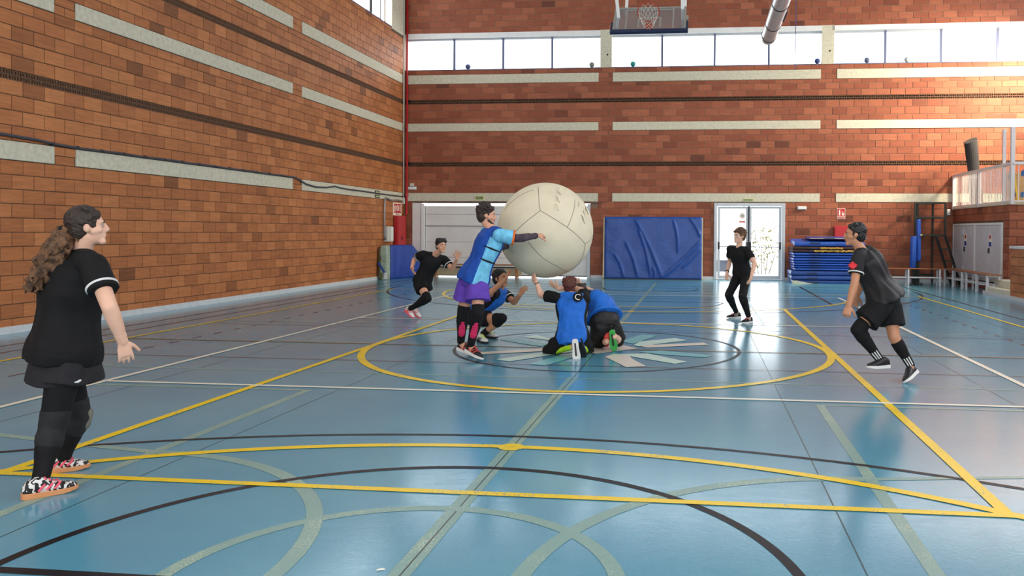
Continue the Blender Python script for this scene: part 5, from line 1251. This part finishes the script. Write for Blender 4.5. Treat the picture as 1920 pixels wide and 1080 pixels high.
    if False:
        g = lambda a, c_: (J[a]-J[c_]).length
        print('LIMB', label[:28], {k_: round(v_, 2) for k_, v_ in dict(sp=Ls, shw=g('shL', 'shR'), uaL=g('shL', 'elL'), faL=g('elL', 'wrL'), uaR=g('shR', 'elR'), faR=g('elR', 'wrR'), thL=g('hipL', 'knL'), caL=g('knL', 'anL'), thR=g('hipR', 'knR'), caR=g('knR', 'anR'), neck=(hc-shc).length, tL=J['toeL'].z, hL=J['heelL'].z, tR=J['toeR'].z, hR=J['heelR'].z, aL=J['anL'].z, aR=J['anR'].z, fL=g('toeL','heelL'), fR=g('toeR','heelR')).items()})
    return root
def joints(d, hf, hu=(0, 0, 1)):
    J = {}
    for k, v in d.items(): J[k] = at(*v) if len(v) == 3 else fl(*v)
    J['hf'] = Vector(hf); J['hu'] = Vector(hu); return J
# ------------------------------------------------------------------ the eight players
V3 = lambda *a: Vector(a)
# 1 woman at the left edge, seen from behind her right side
J = joints(dict(head=(165,426,4.42), shR=(176,497,4.29), shL=(116,490,4.58), elR=(206,577,4.20), wrR=(230,640,4.28), tipR=(237,672,4.30), elL=(88,578,4.70), wrL=(62,640,4.62), tipL=(56,668,4.58),
    pel=(120,655,4.42), hipR=(128,668,4.34), hipL=(116,662,4.52), knR=(98,802,4.30), knL=(146,778,4.62), anR=(76,900,4.20), anL=(114,866,4.62), heelR=(44,937), toeR=(142,918), heelL=(96,887), toeL=(145,880)), (.76, .64, .10))
person('woman with a long curly ponytail, black shirt and skirt, standing at the left edge', J, dict(skin=SK[0], hair=H_dark, style='pony', pony=[V3(-.015, -.01, -.05), V3(-.045, -.03, -.12), V3(-.085, -.04, -.20), V3(-.12, -.05, -.265), V3(-.15, -.05, -.31)], ponyr=[.032, .055, .068, .062, .042, .016], ponymat=H_brown, curls=240, seed=3, fringe=.06, hs=.97, hairk=1.10,
    vx=.007, s=.94, b=1.08, hipk=1.08, bellyk=1.12, check=1, handR=dict(palm=V3(-.6, .5, .1), side=1, curl=.35), handL=dict(palm=V3(.8, .2, 0), side=-1),
    wear=[('shirt', C_blk, dict(hem=.05, sleeve=.62, sinf=.028, name='t_shirt')), ('vest', C_blk, dict(hem=-.12, inf=.040, flare=.05, folds=(.012, 8, 2, U), name='mesh_bib')), ('leggings', C_blk, dict(to=.93)), ('shorts', C_char, dict(len=.36, skirt=True, inf=.012, flare=.02, name='skirt')),
          ('knee_pad', C_pad, dict(face=C_pad2)), ('band', C_white, dict(side='R', at=(.50, .54), r=.0815))], shoe=(R_zebra, R_gum, R_pink, R_pink)))
# 2 woman running by the left, in the background
J = joints(dict(head=(827,461,13.05), shR=(793,477,13.05), shL=(832,486,13.30), elR=(777,486,13.15), wrR=(772,502,12.98), tipR=(776,514,12.92), elL=(848,505,13.22), wrL=(857,485,13.05), tipL=(861,468,13.02),
    pel=(791,527,13.20), hipR=(786,531,13.12), hipL=(797,531,13.28), knR=(802,560,12.92), knL=(799,557,13.36), anR=(767,580,13.10), anL=(777,574,13.55), heelR=(756,580,13.20), toeR=(777,601,12.98), heelL=(768,580,13.60), toeL=(788,598,13.50)), (.72, -.68, .03))
person('woman in black with a black fringe running in front of the white sectional door', J, dict(skin=SK[1], hair=H_black, style='bun', hs=.98, vx=.011, rf=1.25, s=.96, hairk=1.06, fringe=.085, check=1, fuR=V3(.5, 0, .8),
    handL=dict(palm=V3(.2, -1, 0), side=-1, curl=.2, spread=.3), handR=dict(palm=V3(1, .2, 0), side=1),
    wear=[('shirt', C_blk, dict(hem=-.12, sleeve=.62, sinf=.03, flare=.02)), ('shorts', C_blk, dict(len=.48, inf=.02, flare=.03)), ('knee_pad', C_blk, {}), ('sock', C_blk, dict({'from': .05, 'to': .92})), ('band', C_white, dict(side='R', at=(.48, .52), r=.084)), ('band', C_white, dict(side='L', at=(.54, .58), r=.084))], shoe=(R_white, R_pink, R_red, R_pink)))
# 3 man in purple shorts striking the ball
J = joints(dict(head=(912,404,9.30), shR=(936,441,9.12), shL=(913,435,9.45), elR=(971,447,9.18), wrR=(1006,442,9.40), tipR=(1024,440,9.50), elL=(938,462,9.62), wrL=(950,462,9.88), tipL=(953,452,9.96),
    pel=(889,522,9.25), hipR=(896,530,9.17), hipL=(879,529,9.34), knR=(896,589,9.08), knL=(868,590,9.36), anR=(883,645,9.20), anL=(864,640,9.45), heelR=(870,658,9.28), toeR=(906,677.5,9.12), heelL=(855,655,9.52), toeL=(892,671,9.38)), (.92, .36, -.05))
person('man in purple shorts and a blue bib striking the giant ball', J, dict(skin=SK[1], hair=H_dark, tufts=70, tuftlen=.032, seed=5, hairk=1.05, fringe=.072, beard=True, vx=.009, rf=1.1, s=1.03, hs=1.0, check=1, fuR=V3(.4, 0, .9), fuL=V3(.4, 0, .9),
    handR=dict(palm=V3(-.2, .4, -1), side=-1, curl=1.15, spread=.0), handL=dict(palm=V3(1, 0, 0), side=1, curl=.2),
    wear=[('shirt', C_sky, dict(hem=-.05, sleeve=.78, sinf=.032, flare=.01, name='jersey')), ('vest', C_bib2, dict(hem=-.10, inf=.034, flare=.035, shk=.8, side_mat=C_sky, side_w=26, straps=(.72, .45), folds=(.014, 9, 2.5, U))), ('shorts', C_purp, dict(len=.58, inf=.030, flare=.045, folds=(.008, 10, 4, U))),
          ('band', C_orange, dict(side='R', at=(.70, .80), r=.0875)), ('sleeve', C_sleeve, dict(side='R')), ('sleeve', C_sleeve, dict(side='L')), ('knee_pad', C_blk, {}), ('sock', C_blk, dict({'from': .22, 'to': 1.})), ('sock_panel', C_pink, dict({'from': .26, 'to': .72, 'off': V3(.012, -.036, 0), 'n': 5}))], shoe=(R_blk, R_white, R_red, R_red)))
# 4 man crouching behind him
J = joints(dict(head=(938,522,10.80), shR=(929,549,10.72), shL=(944,548,11.06), elR=(914,553,10.48), wrR=(947,525,10.50), tipR=(957,505,10.48), elL=(964,567,10.92), wrL=(975,553,10.80), tipL=(984,540,10.80),
    pel=(884,591,10.92), hipR=(889,597,10.82), hipL=(885,596,11.04), knR=(941,597,10.72), knL=(928,600,11.22), anR=(906,626,10.80), anL=(914,621,11.22), heelR=(893,640,10.85), toeR=(917,646), heelL=(905,632,11.28), toeL=(935,636)), (.93, -.33, .12))
person('dark-haired man in a blue bib crouching behind the man in purple shorts', J, dict(skin=SK[2], hair=H_black, hs=1., vx=.010, rf=1.2, s=1., sideburn=-.02, check=1, fringe=.062,
    handR=dict(palm=V3(.9, .3, .2), side=1, curl=.18, spread=.35), handL=dict(palm=V3(.6, .5, .2), side=1, curl=.35, spread=.2),
    wear=[('shirt', C_blk, dict(hem=.0, sleeve=.62, sinf=.022)), ('vest', C_bib, dict(hem=-.06, inf=.032, flare=.02, shk=.8, side_mat=C_blk, side_w=22, folds=(.012, 9, 2.5, U))), ('shorts', C_blk, dict(len=.55, inf=.02, flare=.02)), ('knee_pad', C_blk, {}), ('sock', C_blk, dict({'from': .78, 'to': 1.})), ('band', C_white, dict(side='L', at=(.52, .57), r=.0755))], shoe=(R_white, R_blk, C_lime, R_blk)))
# 5 player kneeling with the back to the camera
J = joints(dict(head=(1068,536,9.98), shR=(1097,562,9.90), shL=(1047,559,9.86), elR=(1092,545,10.16), wrR=(1066,537,10.30), tipR=(1058,523,10.32), elL=(1014,553,9.98), wrL=(1006,530,10.0), tipL=(998,514,10.04),
    pel=(1073,634,9.68), hipR=(1086,638,9.70), hipL=(1061,638,9.70), knR=(1104,656,10.05), knL=(1027,657,9.86), anR=(1092,652,9.66), anL=(1071,650,9.60), heelR=(1088,645,9.56), toeR=(1092,664,9.60), heelL=(1078,642,9.50), toeL=(1081,673.5,9.47)), (-.12, .85, .40))
person('auburn-haired player in a blue bib kneeling with the back to the camera', J, dict(skin=SK[0], hair=H_red, tufts=40, tuftlen=.018, hs=.96, vx=.009, rf=1.15, s=.97, b=1.02, check=1, fuR=V3(0, 1, .1), fuL=V3(0, 1, .1),
    handL=dict(palm=V3(.4, .8, .3), side=1, curl=.35, spread=.2), handR=dict(palm=V3(-.2, .8, .6), side=-1, curl=.5, spread=.2),
    wear=[('shirt', C_blk, dict(hem=-.05, sleeve=.68, sinf=.024)), ('vest', C_bib, dict(hem=-.20, inf=.036, flare=.04, folds=(.016, 10, 2.0, U), shk=.85, side_mat=C_blk, side_w=26)), ('shorts', C_blk, dict(len=.62, inf=.02, flare=.02)), ('knee_pad', C_blk, {}), ('sock', C_lime, dict({'from': .2, 'to': 1.})), ('band', R_blk, dict(side='L', seg='fa', at=(.90, .96), r=.034, name='wristband'))], shoeL=(R_blk, R_white, None, None), shoeR=(C_bib2, R_blk, None, None), shoe=None, sole_grooveL=R_blk))
P5 = bpy.data.objects['person.004']; PC = at(1083, 557, 9.70)
cr_ = MB().tube([PC+V3(0, -.004, 0), PC+V3(0, .05, 0)], .058, 20).build('crest_patch', C_blk, P5)
text('crest_letter', 'C', .105, PC+V3(0, -.007, .0), V3(.96, 0, -.25), V3(.25, 0, .96), C_white, cr_, .002)
# 6 player bending beside, green sole up
J = joints(dict(head=(1086,548,10.62), shR=(1124,560,10.62), shL=(1104,555,10.30), elR=(1112,548,10.86), wrR=(1092,538,10.90), tipR=(1084,528,10.92), elL=(1074,539,10.22), wrL=(1047,541,10.16), tipL=(1027,528,10.16),
    pel=(1134,607,10.22), hipR=(1146,612,10.30), hipL=(1126,612,10.18), knR=(1160,640,10.42), knL=(1118,645,10.52), anR=(1152,631,10.10), anL=(1138,640,10.14), heelR=(1147,622,10.06), toeR=(1151,657,10.12), heelL=(1138,632,10.10), toeL=(1133,652,10.32)), (-.65, .7, .25))
person('player in a blue bib bent forward on the knees, green shoe sole showing', J, dict(skin=SK[0], hair=H_dark, hs=.98, vx=.010, rf=1.15, s=.98, b=1.06, bend=.05, check=1, fuR=V3(.1, 1, .1), fuL=V3(.1, .5, .7),
    handL=dict(palm=V3(-.2, .6, .7), side=-1, curl=.2, spread=.15), handR=dict(palm=V3(-.2, .6, .7), side=1),
    wear=[('shirt', C_blk, dict(hem=-.1, sleeve=.45, sinf=.022, inf=.018)), ('vest', C_bib, dict(hem=.16, inf=.045, flare=.05, shk=.9, folds=(.014, 9, 3, U))), ('shorts', C_blk2, dict(len=.92, inf=.035, flare=.01)), ('knee_pad', C_blk, {}), ('sock', C_blk, dict({'from': .0, 'to': .8, 'sides': 'L'}))], shoeR=(R_blk, R_green, None, None), shoeL=(R_red, R_red, None, None), shoe=None, sole_grooveR=R_blk))
# 7 player with glasses in front of the door
J = joints(dict(head=(1386.5,443,13.85), shR=(1369,467,14.00), shL=(1402,470,13.75), elR=(1368,492,14.12), wrR=(1363,511,13.92), tipR=(1361,527,13.88), elL=(1415,494,13.66), wrL=(1409,518,13.50), tipL=(1404,532,13.45),
    pel=(1392,514,13.95), hipR=(1384,518,14.02), hipL=(1399,519,13.88), knR=(1366,553,13.82), knL=(1392,556,13.50), anR=(1381,586,14.15), anL=(1404,594,13.62), heelR=(1390,596.5), toeR=(1361,597.5), heelL=(1413,605), toeL=(1387,608)), (-.80, -.58, .05))
person('curly-haired player with glasses, all in black, standing before the glazed door', J, dict(skin=SK[0], hair=H_brown, tufts=90, tuftlen=.034, seed=8, hairk=1.10, hairamp=.009, fringe=.08, glasses=True, vx=.010, rf=1.25, s=.99, check=1,
    handL=dict(palm=V3(-.8, .3, 0), side=1, curl=.4), handR=dict(palm=V3(.5, -.6, 0), side=-1, curl=.4),
    wear=[('shirt', C_blk, dict(hem=-.10, sleeve=.60, sinf=.014, inf=.014, flare=.015)), ('leggings', C_blk, dict(to=.93)), ('knee_pad', C_blk, dict(face=C_char)), ('band', R_blk, dict(side='R', seg='fa', at=(.88, .96), r=.036, name='wristband'))], shoe=(C_char, R_white, R_pink, None)))
# 8 man running at the right
J = joints(dict(head=(1603,440,8.58), shL=(1609,484,8.40), shR=(1630,474,8.74), elL=(1602,533,8.32), wrL=(1591,573,8.28), tipL=(1586,594,8.26), elR=(1622,522,8.92), wrR=(1607,554,8.78), tipR=(1602,574,8.72),
    pel=(1660,562,8.55), hipL=(1652,572,8.44), hipR=(1668,572,8.66), knL=(1608,618,8.36), knR=(1676,632,8.58), anL=(1648,672,8.50), anR=(1707,684,8.62), heelL=(1669,690,8.52), toeL=(1624,692,8.36), heelR=(1723,697,8.66), toeR=(1696,722,8.40)), (-.97, .18, .04))
person('short-haired man in black shorts and bib running at the right', J, dict(skin=SK[2], hair=H_black, vx=.009, rf=1.1, s=1., hs=.98, fringe=.060, sideburn=-.015, check=1, fuL=V3(-.1, 0, 1), fuR=V3(-.6, .0, .65),
    handL=dict(palm=V3(.3, 1, 0), side=1, curl=1.0, spread=0), handR=dict(palm=V3(0, 1, 0), side=1, curl=.6),
    wear=[('shirt', C_char, dict(hem=-.12, sleeve=.62, sinf=.026, flare=.01)), ('vest', C_blk2, dict(hem=-.05, inf=.038, flare=.05, shk=.85, folds=(.024, 9, 2.0, V3(-.5, 0, .8)))), ('shorts', C_blk, dict(len=.66, inf=.028, flare=.035, folds=(.010, 9, 4, U))), ('knee_pad', C_blk, dict(sides='L')), ('sock', C_blk, dict({'from': .22, 'to': 1.})), ('stripes', C_white), ('band', C_white, dict(side='L', at=(.55, .59), r=.0795))], shoe=(R_blk, R_white, None, None)))

P8 = bpy.data.objects['person.007']; PC = at(1599, 500, 8.30); n_ = 22
leaf = [(0,1),(.12,.72),(.30,.80),(.24,.48),(.52,.62),(.50,.40),(.85,.42),(.62,.18),(.72,.02),(.30,-.18),(.34,-.36),(.04,-.30),(.03,-.7)]
leaf = leaf+[(-x, y) for x, y in reversed(leaf[1:])]
MB().add([PC+V3(x*.055, -.004-.02*abs(x)*0, y*.055) for x, y in leaf]+[PC+V3(x*.055, .03, y*.055) for x, y in leaf], [tuple(range(len(leaf)))]+[(i, (i+1) % len(leaf), (i+1) % len(leaf)+len(leaf), i+len(leaf)) for i in range(len(leaf))]).build('leaf_emblem', mat('leaf_red', (224, 44, 52), .7), P8)
P1 = bpy.data.objects['person']; PC = at(140, 717, 4.16); p2 = Prim(); p2.chain([PC, PC+V3(.02, -.0, .004), PC+V3(.034, 0, .012)], [.003, .007, .006]); p2.build('skirt_logo', C_white, P1, .003, 1)
